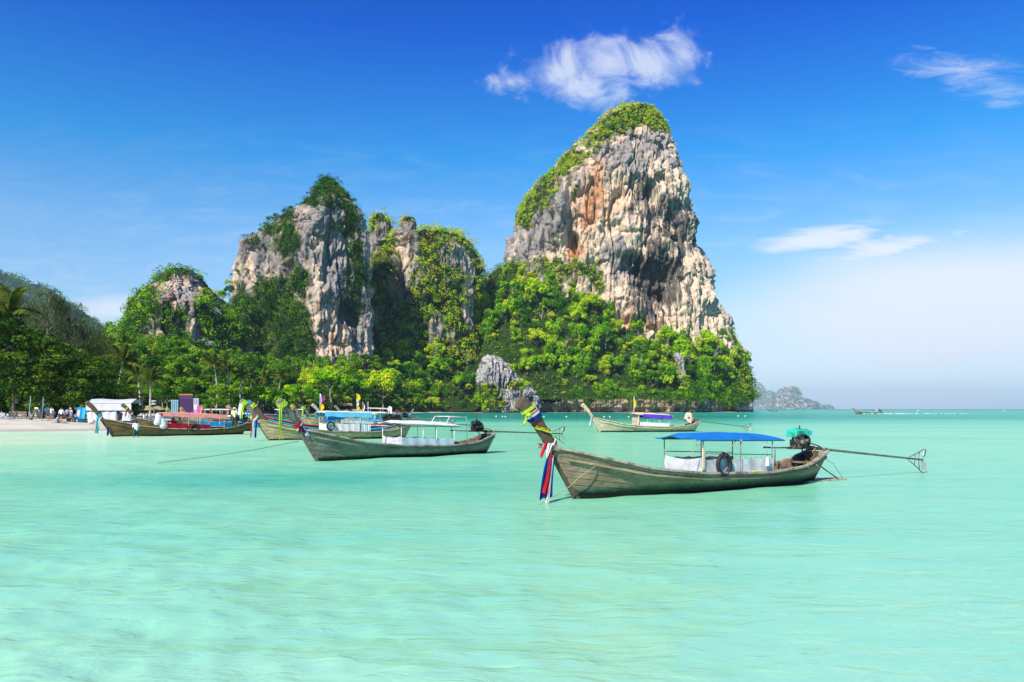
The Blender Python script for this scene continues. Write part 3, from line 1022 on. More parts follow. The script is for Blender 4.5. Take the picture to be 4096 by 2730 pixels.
twin = cliff('cliff', [(546, 1018, 1040), (552, 998, 1058), (560, 975, 1068), (568, 890, 1076), (580, 866, 1084), (590, 900, 1088), (610, 862, 1098), (650, 850, 1108), (700, 840, 1104), (760, 838, 1100), (945, 830, 1112)],
             610, 50, 60, ROCK, nfront=260, nback=30, nz=220, seed=5, veg=veg_twin, over=0.8,
             caves=[(900, 700, 45, 110, 16)])
pin_a = cliff('cliff', [(496, 866, 882), (506, 860, 890), (530, 856, 896), (560, 852, 902), (640, 846, 910), (720, 840, 918)], 600, 16, 16, ROCK, nfront=120, nback=30, nz=120,
              seed=6, scale=0.5, zbot=60, veg=lambda px, py, N, n1, n2: blobs(px, py, [(880, 500, 22, 14, 1.1), (856, 520, 12, 20, 1), (895, 530, 8, 24, .8)]) + 0.6 * n1, grey=[(870, 560, 200, 200, 1)])
pin_b = cliff('cliff', [(503, 930, 950), (510, 924, 956), (540, 918, 960), (580, 916, 962), (600, 915, 965), (720, 905, 975)], 596, 15, 16, ROCK, nfront=140, nback=30, nz=140,
              seed=7, scale=0.5, zbot=60, veg=lambda px, py, N, n1, n2: blobs(px, py, [(935, 504, 12, 8, 1), (966, 540, 9, 30, 1)]) + 0.4 * n1, grey=[(940, 560, 200, 200, 1)])

g0 = np.random.default_rng(5)
cover('cliff_shrubs', ('shrubs and grass clinging to the top and ledges of the tallest cliff', 'shrubs'), big, 2300, 0.8, 2.2, 34, 0.8, g0, 0.55, 0.2, 0.42, 0.3, bulge=1.3)
cover('cliff_creepers', ('creepers hanging down the pointed middle cliff', 'creepers'), spire, 2600, 0.85, 2.2, 30, 0.75, g0, 0.44, 0.22, 0.36, 1.0, bulge=4.0, lmat=LEAF_FOREST)
cover('cliff_creepers', ('jungle growth over the small round cliff above the beach', 'creepers'), small_c, 1900, 1.0, 2.6, 34, 0.85, g0, 0.5, 0.22, 0.35, 0.8, bulge=3.5)
cover('cliff_creepers', ('dense growth over the low cliff with two grey pinnacles', 'creepers'), [twin, pin_a, pin_b], 2600, 1.2, 2.8, 34, 0.95, g0, 0.48, 0.22, 0.35, 0.8, bulge=6.0)

# ------------------------------------------------------------------ jungle slope under the tallest cliff
CREST = [(920, 830), (955, 800), (985, 775), (1030, 735), (1060, 700), (1100, 655), (1135, 622), (1165, 606), (1230, 612), (1300, 632), (1350, 655), (1390, 705), (1420, 745), (1500, 765), (1570, 778),
         (1620, 772), (1655, 770), (1690, 795), (1718, 845), (1734, 905)]


def shore_y(pxd):
    return np.interp(pxd, [900, 1000, 1200, 1450, 1600, 1735], [500, 532, 546, 553, 566, 640])


def slope_pt(pxd, b):
    """b 0 at the shore, 1 at the crest"""
    Y0 = shore_y(pxd) + 1.5
    Y1 = np.interp(pxd, [920, 1100, 1180, 1400, 1560, 1650, 1734], [565, 640, 625, 612, 616, 630, 660])
    Yb = Y0 + (Y1 - Y0) * b
    cy = np.interp(pxd, [c[0] for c in CREST], [c[1] for c in CREST])
    z1 = H0 + (HZ - cy * S) / F * Y1
    z0 = np.interp(pxd, [920, 1090, 1110, 1250, 1734], [0.8, 1.0, 6, 9, 10])
    z = z0 + (np.maximum(z1, z0 + 1) - z0) * (0.25 * b + 0.75 * b ** 1.0)
    X = (pxd * S - CX) / F * Yb
    z = z + 3.5 * fbm(X / 22, Yb / 22, X * 0, 3, 51) * np.clip(b * 6, 0, 1) * np.clip((1 - b) * 6, 0, 1)
    return X, Yb, z


def build_slope():
    m, w = new_mat('jungle_floor')
    oc = w.n('ShaderNodeTexCoord').outputs['Object']
    n = w.noise(oc, 0.5, 6, 0.7)
    c = w.ramp(n, [(0.3, (0.012, 0.022, 0.006)), (0.6, (0.03, 0.055, 0.012)), (0.8, (0.06, 0.05, 0.03))])
    finish(w, bsdf(w, c, 0.95, 0.05, 0, bump(w, n, 1.0, 1.0)))
    pc = np.linspace(920, 1734, 220)
    bb = np.concatenate([np.linspace(0, 1, 80), [1.08]])
    PX, B = np.meshgrid(pc, bb)
    X, Y, Z = slope_pt(PX, np.minimum(B, 1))
    Y = np.where(B > 1, Y + 40, Y)
    Z = np.where(B > 1, Z - 30, Z)
    V = np.stack([X, Y, Z], -1)
    ny, nx = X.shape
    i = np.arange(nx * ny).reshape(ny, nx)
    Q = np.stack([i[:-1, :-1], i[:-1, 1:], i[1:, 1:], i[1:, :-1]], -1).reshape(-1, 4)
    o = link(bpy.data.objects.new('hillside', np_mesh('hillside', V.reshape(-1, 3), Q, m)))
    tag(o, kind='structure')
    gu, gv = np.gradient(V, axis=1), np.gradient(V, axis=0)
    N = np.cross(gu, gv)
    ar = np.linalg.norm(N, axis=2)
    N /= ar[..., None] + 1e-9
    vis = np.broadcast_to((B <= 1), B.shape)
    return dict(V=V, N=N, veg=np.ones_like(X) * vis, area=ar, front=vis)


slope = build_slope()
cover('undergrowth', ('undergrowth coloured dark to stand in for shade between the jungle trees', 'undergrowth'), slope, 1700, 1.3, 2.8, 30, 0.95, g0, 0.45, 0.2, 0.3, 0.2, lmat=LEAF_FOREST)  # darker leaves paint the shade in the gaps between crowns


# low shore cliff along the foot of the slope, with a sea notch
def shore_wall():
    pc = np.linspace(1205, 1730, 480)
    zz = np.concatenate([np.linspace(-2, 13, 70)])
    PX, ZZ = np.meshgrid(pc, zz)
    Y = shore_y(PX) - 1.0
    X = (PX * S - CX) / F * Y
    Z = ZZ * (0.60 + 0.50 * sstep(PX, 1230, 1420)) * (1 + 0.75 * fbm(X / 15, X * 0, X * 0, 3, 61))
    d = 6.5 * fbm(X / 13, Y / 13, Z / 20, 4, 62) + 2.2 * fbm(X / 3.5, Y / 3.5, Z / 12, 4, 63, 0.55, True) + 0.9 * fbm(X / 1.5, Y / 1.5, Z / 2, 3, 64)
    d = d - 4.5 * sstep(-Z, -4.0, -1.8) * (0.6 + 0.6 * fbm(X / 9, X * 0, X * 0, 2, 65))
    for cx, r in ((1262, 12), (1300, 14), (1438, 7), (1560, 8), (1612, 10), (1680, 8), (1705, 12)):
        d = d - 5.5 * np.exp(-((PX - cx) / r) ** 2) * sstep(-Z, -6.5, -3.5)
    d = d + 1.5 * sstep(Z, 4, 9)
    Yf = Y - d
    back = sstep(Z, 8.5, 13.5) * 7
    V = np.stack([X, Yf + back, Z], -1)
    ny, nx = X.shape
    i = np.arange(nx * ny).reshape(ny, nx)
    Q = np.stack([i[:-1, :-1], i[:-1, 1:], i[1:, 1:], i[1:, :-1]], -1).reshape(-1, 4)
    n1 = fbm(X / 12, Y / 12, Z / 12, 3, 66)
    og = np.clip(0.5 + 0.6 * n1 + 0.3 * np.exp(-((PX - 1480) / 70) ** 2), 0, 1)
    gr = np.clip(0.5 - 0.3 * np.exp(-((PX - 1470) / 80) ** 2) + 0.4 * sstep(PX, 1580, 1720) + 0.4 * sstep(1300 - PX, 0, 60), 0, 1)
    vg = np.clip(sstep(Z + 3 * n1, 6.5, 11), 0, 1)
    A = {'veg': vg.ravel(), 'orange': og.ravel(), 'grey': gr.ravel(), 'stain': np.clip(0.3 + 0.5 * n1, 0, 1).ravel()}
    o = link(bpy.data.objects.new('shore_cliff', np_mesh('shore_cliff', V.reshape(-1, 3), Q, ROCK_SHORE, True, A)))
    tag(o, kind='structure')
    gu, gv = np.gradient(V, axis=1), np.gradient(V, axis=0)
    N = np.cross(gu, gv)
    ar = np.linalg.norm(N, axis=2)
    N /= ar[..., None] + 1e-9
    return dict(V=V, N=N, veg=np.where(vg > 0.3, vg, 0) + 0.0, area=ar, front=np.ones_like(X, bool))


sw = shore_wall()
cover('shore_creepers', ('leafy creepers spilling over the brown shore cliff above the water', 'creepers'), sw, 620, 1.0, 2.6, 34, 0.8, g0, 0.6, 0.22, 0.3, 1.6, 3.0, bulge=4.0)

crag = cliff('rock', [(820, 1118, 1132), (826, 1112, 1150), (836, 1106, 1166), (850, 1102, 1182), (868, 1100, 1196), (890, 1100, 1206), (915, 1104, 1216), (950, 1106, 1226)], 548, 14, 12, ROCK_PALE,
             nfront=170, nback=20, nz=160, zbot=-2, seed=8, scale=0.40, flute=1.7, over=1.6, big=1.3, grey=[(1150, 870, 300, 300, .3)], toplump=3.0,
             veg=lambda px, py, N, n1, n2: blobs(px, py, [(1120, 905, 30, 24, 1.3), (1175, 845, 8, 10, .7), (1130, 932, 34, 16, 1.2)]) + 0.4 * n2,
             caves=[(1150, 880, 6, 24, 3), (1125, 860, 5, 20, 2), (1172, 880, 6, 14, 3)])
crag2 = cliff('rock', [(876, 1176, 1192), (884, 1170, 1206), (896, 1166, 1222), (915, 1164, 1236), (950, 1164, 1246)], 541, 10, 9, ROCK_PALE,
              nfront=140, nback=20, nz=110, zbot=-2, seed=18, scale=0.34, flute=1.6, over=1.5, big=1.2, grey=[(1150, 870, 300, 300, .5)], toplump=2.5,
              veg=lambda px, py, N, n1, n2: blobs(px, py, [(1188, 886, 22, 12, 1.5)]) + 0.4 * n2, caves=[(1182, 925, 8, 24, 4), (1218, 930, 7, 24, 4), (1200, 905, 4, 14, 2)])
tag(crag2['obj'], 'lower grey rock with dark hollows at the waterline right of the jagged pale rock', 'rock', None, 'thing')
tag(crag['obj'], 'pale grey jagged rock sticking out of the bright green slope by the water', 'rock', None, 'thing')
cover('rock_bushes', ('small bushes growing on the pale grey shore rock', 'bushes'), [crag, crag2], 170, 0.8, 1.8, 36, 0.75, g0, 0.65, 0.2, 0.35)
nub = cliff('rock', [(812, 1552, 1560), (818, 1549, 1568), (832, 1552, 1572), (850, 1556, 1574)], 582, 4, 4, ROCK_PALE, nfront=60, nback=20, nz=60, zbot=22, seed=9, scale=0.2, grey=[(1560, 830, 100, 100, .6)])
tag(nub['obj'], 'small grey fluted rock poking out of the trees near the right end of the slope', 'rock', None, 'thing')

# ------------------------------------------------------------------ jungle trees on the slope (individuals)
KINDS = ['dome', 'dome', 'dome', 'vine', 'vine', 'tall', 'spread', 'dome', 'shrub', 'dome']
n_slope = 0
spots = []
for ib in range(15):
    b = (ib + 0.2) / 15
    nn = 24
    for ip in range(nn):
        spots.append((925 + (1734 - 925) * (ip + random.random()) / nn, min(0.985, max(0.03, b + random.uniform(-0.03, 0.03)))))
random.shuffle(spots)
TREE_LOOK = {'dome': 'round crowned tree', 'tall': 'tall narrow tree', 'vine': 'creeper covered tree', 'spread': 'loose open crowned tree', 'umbrella': 'flat topped tree', 'shrub': 'low bush'}


def slope_label(k, pxd, b):
    h = 'low on the jungle slope' if b < .25 else 'halfway up the slope' if b < .62 else 'high on the jungle slope'
    q = ('left of the pale rocks' if pxd < 1095 else 'above the jagged pale rocks' if pxd < 1240 else 'behind the nearest boat prow' if pxd < 1340 else 'above the purple canopied boat' if pxd < 1500 else
         'below the rock wall' if pxd < 1620 else 'at the right end of the cliff')
    return '%s %s %s' % (TREE_LOOK[k], h, q)


for pxd, b in spots:
    if n_slope >= 285: break
    cy = np.interp(pxd, [c[0] for c in CREST], [c[1] for c in CREST])
    x, y, z = [float(v) for v in slope_pt(np.array([pxd]), np.array([b]))]
    pyd = (HZ - (z - H0) / y * F) / S
    if 1098 < pxd < 1195 and pyd > 800: continue
    k = random.choice(KINDS)
    s = 0.72 + 1.1 * random.random() ** 1.5
    if b > 0.9: s *= 0.6
    if b < 0.12: s *= 0.6; k = random.choice(['shrub', 'spread', 'vine', 'dome'])
    if pxd > 1690 or (pxd > 1600 and b > 0.8): s *= 0.7
    if 1150 < pxd < 1400 and b > 0.8: s *= 0.8
    if k == 'umbrella' : s *= 0.8
    tree('jungle_tree' if k != 'shrub' else 'jungle_bush', k, x, y, z - 3.2 * s * (k in ('dome', 'spread', 'tall')), s, slope_label(k, pxd, b), 'tree' if k != 'shrub' else 'bush', 'jungle trees on the slope', random.uniform(0.85, 1.2))
    n_slope += 1

# bare pale trees here and there on the slope
def bare_mesh(seed):
    g = random.Random(seed)
    b = MB()

    def branch(p, d, ln, r, lev):
        q = p + d * ln * .5 + Vector((g.uniform(-.1, .1), g.uniform(-.1, .1), .05)) * ln
        e = p + d * ln
        b.tube([p, q, e], [r, r * .8, r * .5], 5)
        if lev:
            for _ in range(3 if lev > 1 else 4):
                n = (d + Vector((g.uniform(-.9, .9), g.uniform(-.9, .9), g.uniform(-.1, .6)))).normalized()
                branch(p.lerp(e, g.uniform(.45, 1)), n, ln * g.uniform(.45, .7), r * .5, lev - 1)
    branch(Vector((0, 0, 0)), Vector((.05, 0, 1)), 6.0, .24, 3)
    return b.mesh('trunk', simple('bleached_wood', (0.50, 0.44, 0.38), 0.9, 0.1, 0, 0.2, 2.0))


BARE = [bare_mesh(s) for s in (1, 2)]
for i, (pxd, b) in enumerate(((1120, .95), (1245, .55), (1300, .32), (1390, .5), (1470, .3), (1580, .42), (1075, .35), (1180, .7), (1530, .62), (1640, .55))):
    x, y, z = [float(v) for v in slope_pt(np.array([pxd]), np.array([b]))]
    t = empty('bare_tree', (x, y - 4, z + 1.0), random.uniform(0, 6.28), 'leafless pale tree among the green crowns %s' % ('on the saddle left of the tallest cliff' if i == 0 else 'low on the slope' if b < .4 else 'halfway up the slope'),
              'tree', 'bare trees on the slope', random.uniform(.9, 1.3))
    link(bpy.data.objects.new('trunk', BARE[i % 2]), t)

# ------------------------------------------------------------------ forest between the beach and the middle cliffs
def forest_label(k, pxd, ib):
    q = ('by the beach trees' if pxd < 300 else 'behind the palms' if pxd < 400 else 'behind the stage' if pxd < 480 else 'behind the white speedboat' if pxd < 580 else 'behind the prows' if pxd < 700 else
         'behind the flags' if pxd < 840 else 'left of the jagged pale rock')
    r = 'in the front' if ib < 4 else 'in the middle' if ib < 8 else 'at the back'
    return '%s %s of the forest %s' % (TREE_LOOK[k], r, q)


def fslope_pt(pxd, b):
    Y0 = np.interp(pxd, [200, 330, 520, 600, 690, 775, 880, 976, 1010], [205, 210, 220, 262, 330, 378, 452, 512, 534])
    Y1 = np.interp(pxd, [200, 520, 690, 850, 880, 1010], [400, 435, 450, 472, 545, 590])
    Y = Y0 + (Y1 - Y0) * b
    cy = np.interp(pxd, [200, 260, 330, 420, 520, 600, 700, 780, 860, 940, 1010], [835, 805, 800, 815, 835, 845, 850, 845, 830, 815, 800])
    z1 = H0 + (HZ - cy * S) / F * Y1
    X = (pxd * S - CX) / F * Y
    z0 = ground_z(X, Y0)
    z = np.maximum(ground_z(X, Y), z0 + (z1 - z0) * b ** 1.3 - 0.5)
    return X, Y, z


def build_fslope():
    pc = np.linspace(200, 1010, 160)
    PX, B = np.meshgrid(pc, np.linspace(0, 1, 60))
    X, Y, Z = fslope_pt(PX, B)
    V = np.stack([X, Y, Z], -1)
    ny, nx = X.shape
    i = np.arange(nx * ny).reshape(ny, nx)
    Q = np.stack([i[:-1, :-1], i[:-1, 1:], i[1:, 1:], i[1:, :-1]], -1).reshape(-1, 4)
    o = link(bpy.data.objects.new('hillside', np_mesh('hillside', V.reshape(-1, 3), Q, bpy.data.materials['jungle_floor'])))
    tag(o, kind='structure')
    gu, gv = np.gradient(V, axis=1), np.gradient(V, axis=0)
    N = np.cross(gu, gv)
    ar = np.linalg.norm(N, axis=2)
    N /= ar[..., None] + 1e-9
    return dict(V=V, N=N, veg=np.ones_like(X) * (B > 0.12), area=ar, front=np.ones_like(X, bool))


fslope = build_fslope()
cover('undergrowth', ('dark green undergrowth on the rising ground behind the beach', 'undergrowth'), fslope, 1100, 1.3, 2.8, 30, 0.95, g0, 0.38, 0.2, 0.3, 0.2, lmat=LEAF_FOREST)
spots = []
for ib in range(11):
    for ip in range(25):
        spots.append((ib, 215 + (1005 - 215) * (ip + random.random()) / 25, (ib + random.random() * 0.8) / 11))
for ib, pxd, b in spots:
    x, y, z = [float(v) for v in fslope_pt(np.array([pxd]), np.array([b]))]
    if float(coast_dist(np.array([x]), np.array([y]))[0]) < 5: continue
    k = random.choice(['dome', 'dome', 'tall', 'vine', 'spread', 'umbrella', 'spread'])
    s = random.uniform(0.75, 1.15)
    if ib >= 9: s *= 0.8
    if ib <= 2: s *= random.uniform(0.6, 0.9); k = random.choice(['umbrella', 'umbrella', 'dome', 'spread'])
    pyd = (HZ - (z + 12 * s - H0) / y * F) / S
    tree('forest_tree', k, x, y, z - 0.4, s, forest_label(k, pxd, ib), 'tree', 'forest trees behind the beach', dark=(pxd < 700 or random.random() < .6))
# saddle and ridge trees left of the pointed cliff
for pxd, pyd, Y, s in ((252, 735, 420, .8), (268, 742, 410, .8), (285, 735, 420, .75), (306, 748, 415, .8), (325, 735, 430, .8), (495, 672, 470, .7), (512, 665, 475, .7), (528, 655, 480, .7), (480, 690, 450, .7), (463, 700, 440, .6),
                       (505, 705, 440, .9), (520, 735, 430, 1.0), (490, 745, 425, .9), (345, 770, 410, .9), (380, 790, 400, .9), (300, 790, 405, 1.0), (260, 800, 400, 1.1), (420, 800, 400, 1.0), (470, 790, 405, 1.1), (525, 640, 478, .5),
                       (1118, 648, 640, .8), (1135, 640, 645, .7), (1105, 665, 640, .8), (1095, 700, 640, .9)):
    x, y, zt = at(pxd * S, pyd * S, Y)
    k = random.choice(['dome', 'spread', 'spread', 'tall'])
    hh = {'dome': 13.5, 'tall': 16, 'spread': 10.5}[k]
    tree('ridge_tree', k, x, y, zt - hh * s, s, 'tree on the jungle ridge between the cliffs, crown against the sky', 'tree', 'trees on the ridge')
# the shapely bright trees at the forest edge
for pxd, top, Y, k, s, lab in ((760, 846, 300, 'umbrella', 1.42, 'wide bright yellow green umbrella shaped tree at the forest edge'), (880, 848, 330, 'dome', 1.35, 'tall bright green round tree by the water right of the umbrella shaped tree'),
                               (600, 886, 255, 'umbrella', 1.05, 'dark layered tree behind the white speedboat'), (690, 880, 270, 'umbrella', 1.1, 'dark flat layered tree left of the bright umbrella shaped tree'),
                               (640, 893, 250, 'dome', .8, 'round bluish green tree behind the yellow shirted man'), (1000, 780, 520, 'spread', 1.2, 'pale yellow flowering tree at the left end of the slope')):
    x, y, zt = at(pxd * S, top * S, Y)
    hh = {'dome': 13.2, 'umbrella': 10.6, 'spread': 10.0}[k]
    tree('shade_tree' if k == 'umbrella' else 'forest_tree', k, x, y, zt - hh * s, s, lab, 'tree', None, var=0)

# ------------------------------------------------------------------ palms
def palm_parts(seed):
    g = random.Random(seed)
    h = 8.0
    b = MB()
    pts = [(0.9 * (i / 8) ** 2, 0, h * i / 8) for i in range(9)]
    b.tube(pts, [0.24 - 0.012 * i for i in range(9)], 7)
    tm = b.mesh('trunk', BARK_PALE)
    fm = []
    for j in range(3):
        Vs = []
        n = 16
        L = 3.6
        gg = np.random.default_rng(seed * 10 + j)
        sag = (0.9, 1.5, 2.3)[j]
        spine = [Vector((L * (t := i / n) * (1 - 0.18 * t), 0, (1.5 - 0.55 * j) * math.sin(t * 1.7) - sag * t * t)) for i in range(n + 1)]
        f = MB()
        f.tube(spine, [0.05 * (1 - 0.85 * i / n) for i in range(n + 1)], 4)
        for i in range(2, n + 1):
            t = i / n
            ll = 0.95 * math.sin(min(1, 0.25 + t * 0.85) * math.pi) + 0.2
            for sd in (-1, 1):
                p = spine[i]
                q = p + Vector((0.35 * ll, sd * ll * 0.72, -0.5 * ll + gg.normal(0, .06)))
                wd = Vector((0.15, 0, 0.02))
                f.add([p - wd, p + wd, q + wd * 0.3, q - wd * 0.3], [(0, 1, 2, 3)])
        me = f.mesh('frond', LEAF_PALM)
        at_ = me.attributes.new('tint', 'FLOAT', 'POINT')
        at_.data.foreach_set('value', np.clip(gg.normal(0.5, 0.15, len(me.vertices)), 0, 1).astype(np.float32))
        fm.append(me)
    return tm, fm, Vector((0.9, 0, h))


PT, PF, PTOP = palm_parts(3)


def palm(x, y, z, s, label, rz=None, group='coconut palms'):
    t = empty('palm_tree', (x, y, z), random.uniform(0, 6.28) if rz is None else rz, label, 'palm tree', group, s)
    link(bpy.data.objects.new('trunk', PT), t)
    for i in range(15):
        f = link(bpy.data.objects.new('frond', PF[(0, 1, 2)[i % 3]]), t)
        f.location = PTOP
        f.rotation_euler = (random.uniform(-.2, .2), (-.85, -.35, .15)[i % 3] + random.uniform(-.25, .3), 6.283 * i / 15 * 4.0 + random.uniform(-.3, .3))
    return t


for pxd, top, Y, s, lab in ((345, 858, 150, 1.0, 'large palm with drooping fronds behind the white tent'), (268, 815, 135, 1.15, 'hazy palm at the right edge of the dark beach trees'),
                            (500, 828, 235, 1.35, 'tall thin palm in the forest above the stage'), (527, 838, 240, 1.28, 'thin palm beside the tall one above the stage'), (552, 850, 245, 1.22, 'pale trunked palm above the white speedboat'),
                            (580, 858, 262, 1.15, 'small palm left of a dark round tree'), (612, 862, 280, 1.15, 'low palm above the dark layered trees'), (640, 858, 300, 1.15, 'low palm at the right of the palm row'),
                            (322, 850, 190, 1.0, 'palm half hidden behind the large drooping one'), (430, 800, 380, 1.0, 'far small palm on the slope under the small round cliff')):
    x, y, zt = at(pxd * S, top * S, Y)
    z = zt - 9.0 * s
    palm(x, y, z, s, lab)

# ------------------------------------------------------------------ dark beach trees on the left
def beach_crown(seed, n, ext, h0, h1, k, size, mat, rc, sq=0.55, droop=None, jit=0.6, aspect=0.6, tmid=0.45):
    g = np.random.default_rng(seed)
    a = g.uniform(0, 6.283, n)
    h = g.uniform(0, 1, n)
    rr = ext * np.sqrt(np.clip(1 - (h * 1.0 - 0.25) ** 2 * 1.5, 0.08, 1)) * g.uniform(0.45, 1.0, n)
    Cc = np.stack([rr * np.cos(a), rr * np.sin(a), h0 + (h1 - h0) * h], 1)
    Rc = g.uniform(rc * 0.7, rc * 1.3, n)
    V, Q, t = clump_cloud(Cc, Rc, k, size, g, sq, 0.5, 0.16, np.clip(tmid + 0.15 * (h - 0.5) + g.normal(0, .1, n), 0, 1), jit, aspect, droop)
    return np_mesh('crown', V, Q, mat, False, {'tint': t})


ALM = [beach_crown(200 + i, 95, 5.6, 2.6, 12.5, 60, 0.42, LEAF_DARK, 1.05) for i in range(2)]
ALMT = trunk_mesh(6.6, .30, 11, 7, 2.8, None, BARK)
CAS = [beach_crown(220 + i, 110, 3.6, 4.0, 15.5, 46, 0.75, LEAF_OLIVE, 1.0, 0.9, 0.55, 0.9, 0.10) for i in range(2)]
CAST = trunk_mesh(14.0, .24, 12, 9, 2.6, None, BARK)
for pxd, Y, top, s, lab in ((-30, 106, 690, 1.0, 'large dark broad leaved tree at the left edge of the beach'), (30, 108, 735, .95, 'dark broad leaved tree second from the left edge of the beach'), (95, 110, 755, .98, 'dark broad leaved tree over the people on the beach'),
                            (160, 111, 790, .85, 'dark spreading tree right of the people on the beach'), (215, 118, 812, .82, 'dark spreading tree above the white tent'), (-60, 120, 690, 1.0, 'dark tree behind the left edge of the beach'),
                            (60, 124, 740, 1.0, 'dark tree in the second row behind the beach'), (130, 126, 780, .9, 'dark tree in the second row above the loungers'), (265, 130, 850, .75, 'dark low tree beside the drooping palm'), (195, 135, 815, .85, 'dark tree in the second row behind the tent')):
    x, y, zt = at(pxd * S, top * S, Y)
    z = gz(x, y)
    t = empty('almond_tree', (x, y, z - .1), random.uniform(0, 6.28), lab, 'tree', 'dark trees along the beach')
    t.scale = (s, s, (zt - z) / 13.6)
    link(bpy.data.objects.new('crown', random.choice(ALM)), t)
    link(bpy.data.objects.new('trunk', ALMT), t)
for pxd, Y, top, lab in ((110, 140, 662, 'tallest wispy olive casuarina above the dark beach trees'), (160, 142, 690, 'wispy casuarina right of the tallest one'), (75, 145, 690, 'wispy casuarina behind the near palm'), (200, 150, 735, 'wispy casuarina sloping down to the forest'),
                         (235, 160, 775, 'small wispy casuarina at the end of the row'), (30, 150, 700, 'wispy casuarina at the left edge behind the palm')):
    x, y, zt = at(pxd * S, top * S, Y)
    z = gz(x, y)
    t = empty('casuarina_tree', (x, y, z - .1), random.uniform(0, 6.28), lab, 'tree', 'casuarinas behind the beach')
    t.scale = (1.15, 1.15, (zt - z) / 16.4)
    link(bpy.data.objects.new('crown', random.choice(CAS)), t)
    link(bpy.data.objects.new('trunk', CAST), t)
x, y, zt = at(36 * S, 690 * S, 110)
palm(x, y, zt - 9.0 * 1.5 - .8, 1.5, 'big palm rising from the dark trees at the left edge of the photo', None)

for i in range(26):  # bushes added and coloured dark to stand in for shade under the trees
    pxd = -40 + 13 * i
    Y = random.uniform(119, 128)
    x = (pxd * S - CX) / F * Y
    t = tree('added_shade_bush', 'darkshrub', x, Y, gz(x, Y) - .2, random.uniform(.8, 1.15), 'bush added dark to stand in for shade behind the beach people', 'bush', 'added shade bushes under the beach trees')

# ------------------------------------------------------------------ far hill on the left, far islands on the right
def veg_all(px, py, N, n1, n2):
    return 1.0 + 0.4 * n1


hill = cliff('hill', [(630, -60, 0), (637, -120, 24), (650, -160, 52), (655, -180, 84), (672, -200, 112), (700, -220, 150), (740, -240, 210), (800, -260, 270), (945, -300, 340)], 2400, 240, 240, ROCK,
             nfront=200, nback=40, nz=140, seed=12, veg=veg_all, over=0.5, zbot=-2, scale=2.2)
cover('hill_forest', ('forest covering the far bluish hill at the left edge', 'forest'), hill, 1000, 7, 15, 30, 5.0, g0, 0.35, 0.15, 0.3, lmat=LEAF_FOREST)


def veg_isl(px, py, N, n1, n2):
    return 0.55 + 1.0 * n1


for nm, prof, Y, sd in (('island', [(878, 1733, 1740), (884, 1726, 1750), (895, 1715, 1756), (910, 1712, 1762), (940, 1708, 1772)], 3400, 21),
                        ('island', [(900, 1768, 1772), (904, 1762, 1778), (912, 1754, 1784), (940, 1748, 1790)], 3300, 22),
                        ('island', [(890, 1806, 1822), (894, 1794, 1832), (902, 1788, 1838), (915, 1784, 1842), (940, 1778, 1850)], 3000, 23),
                        ('island', [(916, 1818, 1838), (920, 1810, 1856), (926, 1802, 1872), (932, 1798, 1884), (940, 1794, 1892)], 2850, 24),
                        ('island', [(931, 1899, 1904), (934, 1893, 1910), (940, 1884, 1916)], 4200, 25)):
    Y *= 3.6
    c = cliff(nm, prof, Y, 170 * (prof[-1][2] - prof[-1][1]) / 80, 130, ROCK, nfront=80, nback=20, nz=50, seed=sd, scale=3.0, veg=veg_isl, zbot=-6, toplump=1.5)
    cover('island_growth', ('hazy green growth on the far islands beyond the cliff point', 'bushes'), c, 260, 6, 15, 26, 8.0, g0, 0.4, 0.2, 0.5)
# ------------------------------------------------------------------ boats
WOOD1 = hull_wood('weathered_olive_brown_planks', (0.41, 0.335, 0.22), (0.29, 0.225, 0.14), (0.15, 0.11, 0.075), (0.022, 0.085, 0.045), 0.17, 0.36, 0.45)
WOOD2 = hull_wood('grey_green_planks', (0.31, 0.32, 0.235), (0.20, 0.215, 0.155), (0.10, 0.10, 0.075), (0.035, 0.08, 0.055), 0.11, 0.22, 0.5)
WOOD3 = hull_wood('pale_green_cream_hull', (0.66, 0.63, 0.42), (0.50, 0.49, 0.31), (0.30, 0.27, 0.17), (0.04, 0.09, 0.035), 0.10, 0.20, 0.6)
WOOD4 = hull_wood('dark_brown_planks', (0.24, 0.155, 0.06), (0.13, 0.088, 0.038), (0.06, 0.043, 0.022), (0.04, 0.04, 0.018), 0.08, 0.16, 0.35)
WOOD5 = hull_wood('cream_stained_planks', (0.66, 0.54, 0.30), (0.48, 0.38, 0.20), (0.24, 0.17, 0.085), (0.07, 0.06, 0.03), 0.08, 0.14, 0.7)
WOOD6 = hull_wood('dark_red_brown_hull', (0.10, 0.045, 0.03), (0.06, 0.03, 0.02), (0.03, 0.02, 0.015), (0.03, 0.03, 0.015), 0.08, 0.14, 0.3)
RAILW = simple('grey_weathered_rail', (0.34, 0.30, 0.235), 0.8, 0.15, 0, 0.3, 5, 0.7, (0.06, 0.05, 0.04))
RAILD = simple('dark_weathered_rail', (0.15, 0.12, 0.085), 0.8, 0.15, 0, 0.3, 5, 0.6)
PROWW = simple('dark_prow_wood', (0.105, 0.07, 0.045), 0.7, 0.25, 0, 0.35, 6, 0.5, (0.22, 0.18, 0.13))
PROWG = simple('grey_prow_wood', (0.20, 0.175, 0.14), 0.8, 0.2, 0, 0.35, 6, 0.6, (0.05, 0.045, 0.03))
PROWP = simple('pale_prow_wood', (0.50, 0.41, 0.28), 0.8, 0.2, 0, 0.3, 6, 0.4, (0.2, 0.16, 0.1))
DECKW = simple('dark_deck_boards', (0.12, 0.095, 0.065), 0.85, 0.1, 0, 0.4, 4, 0.5)
STEEL = simple('dull_steel_pipe', (0.16, 0.15, 0.14), 0.5, 0.4, 0.4, 0.3, 9, 0.7, (0.12, 0.05, 0.025))
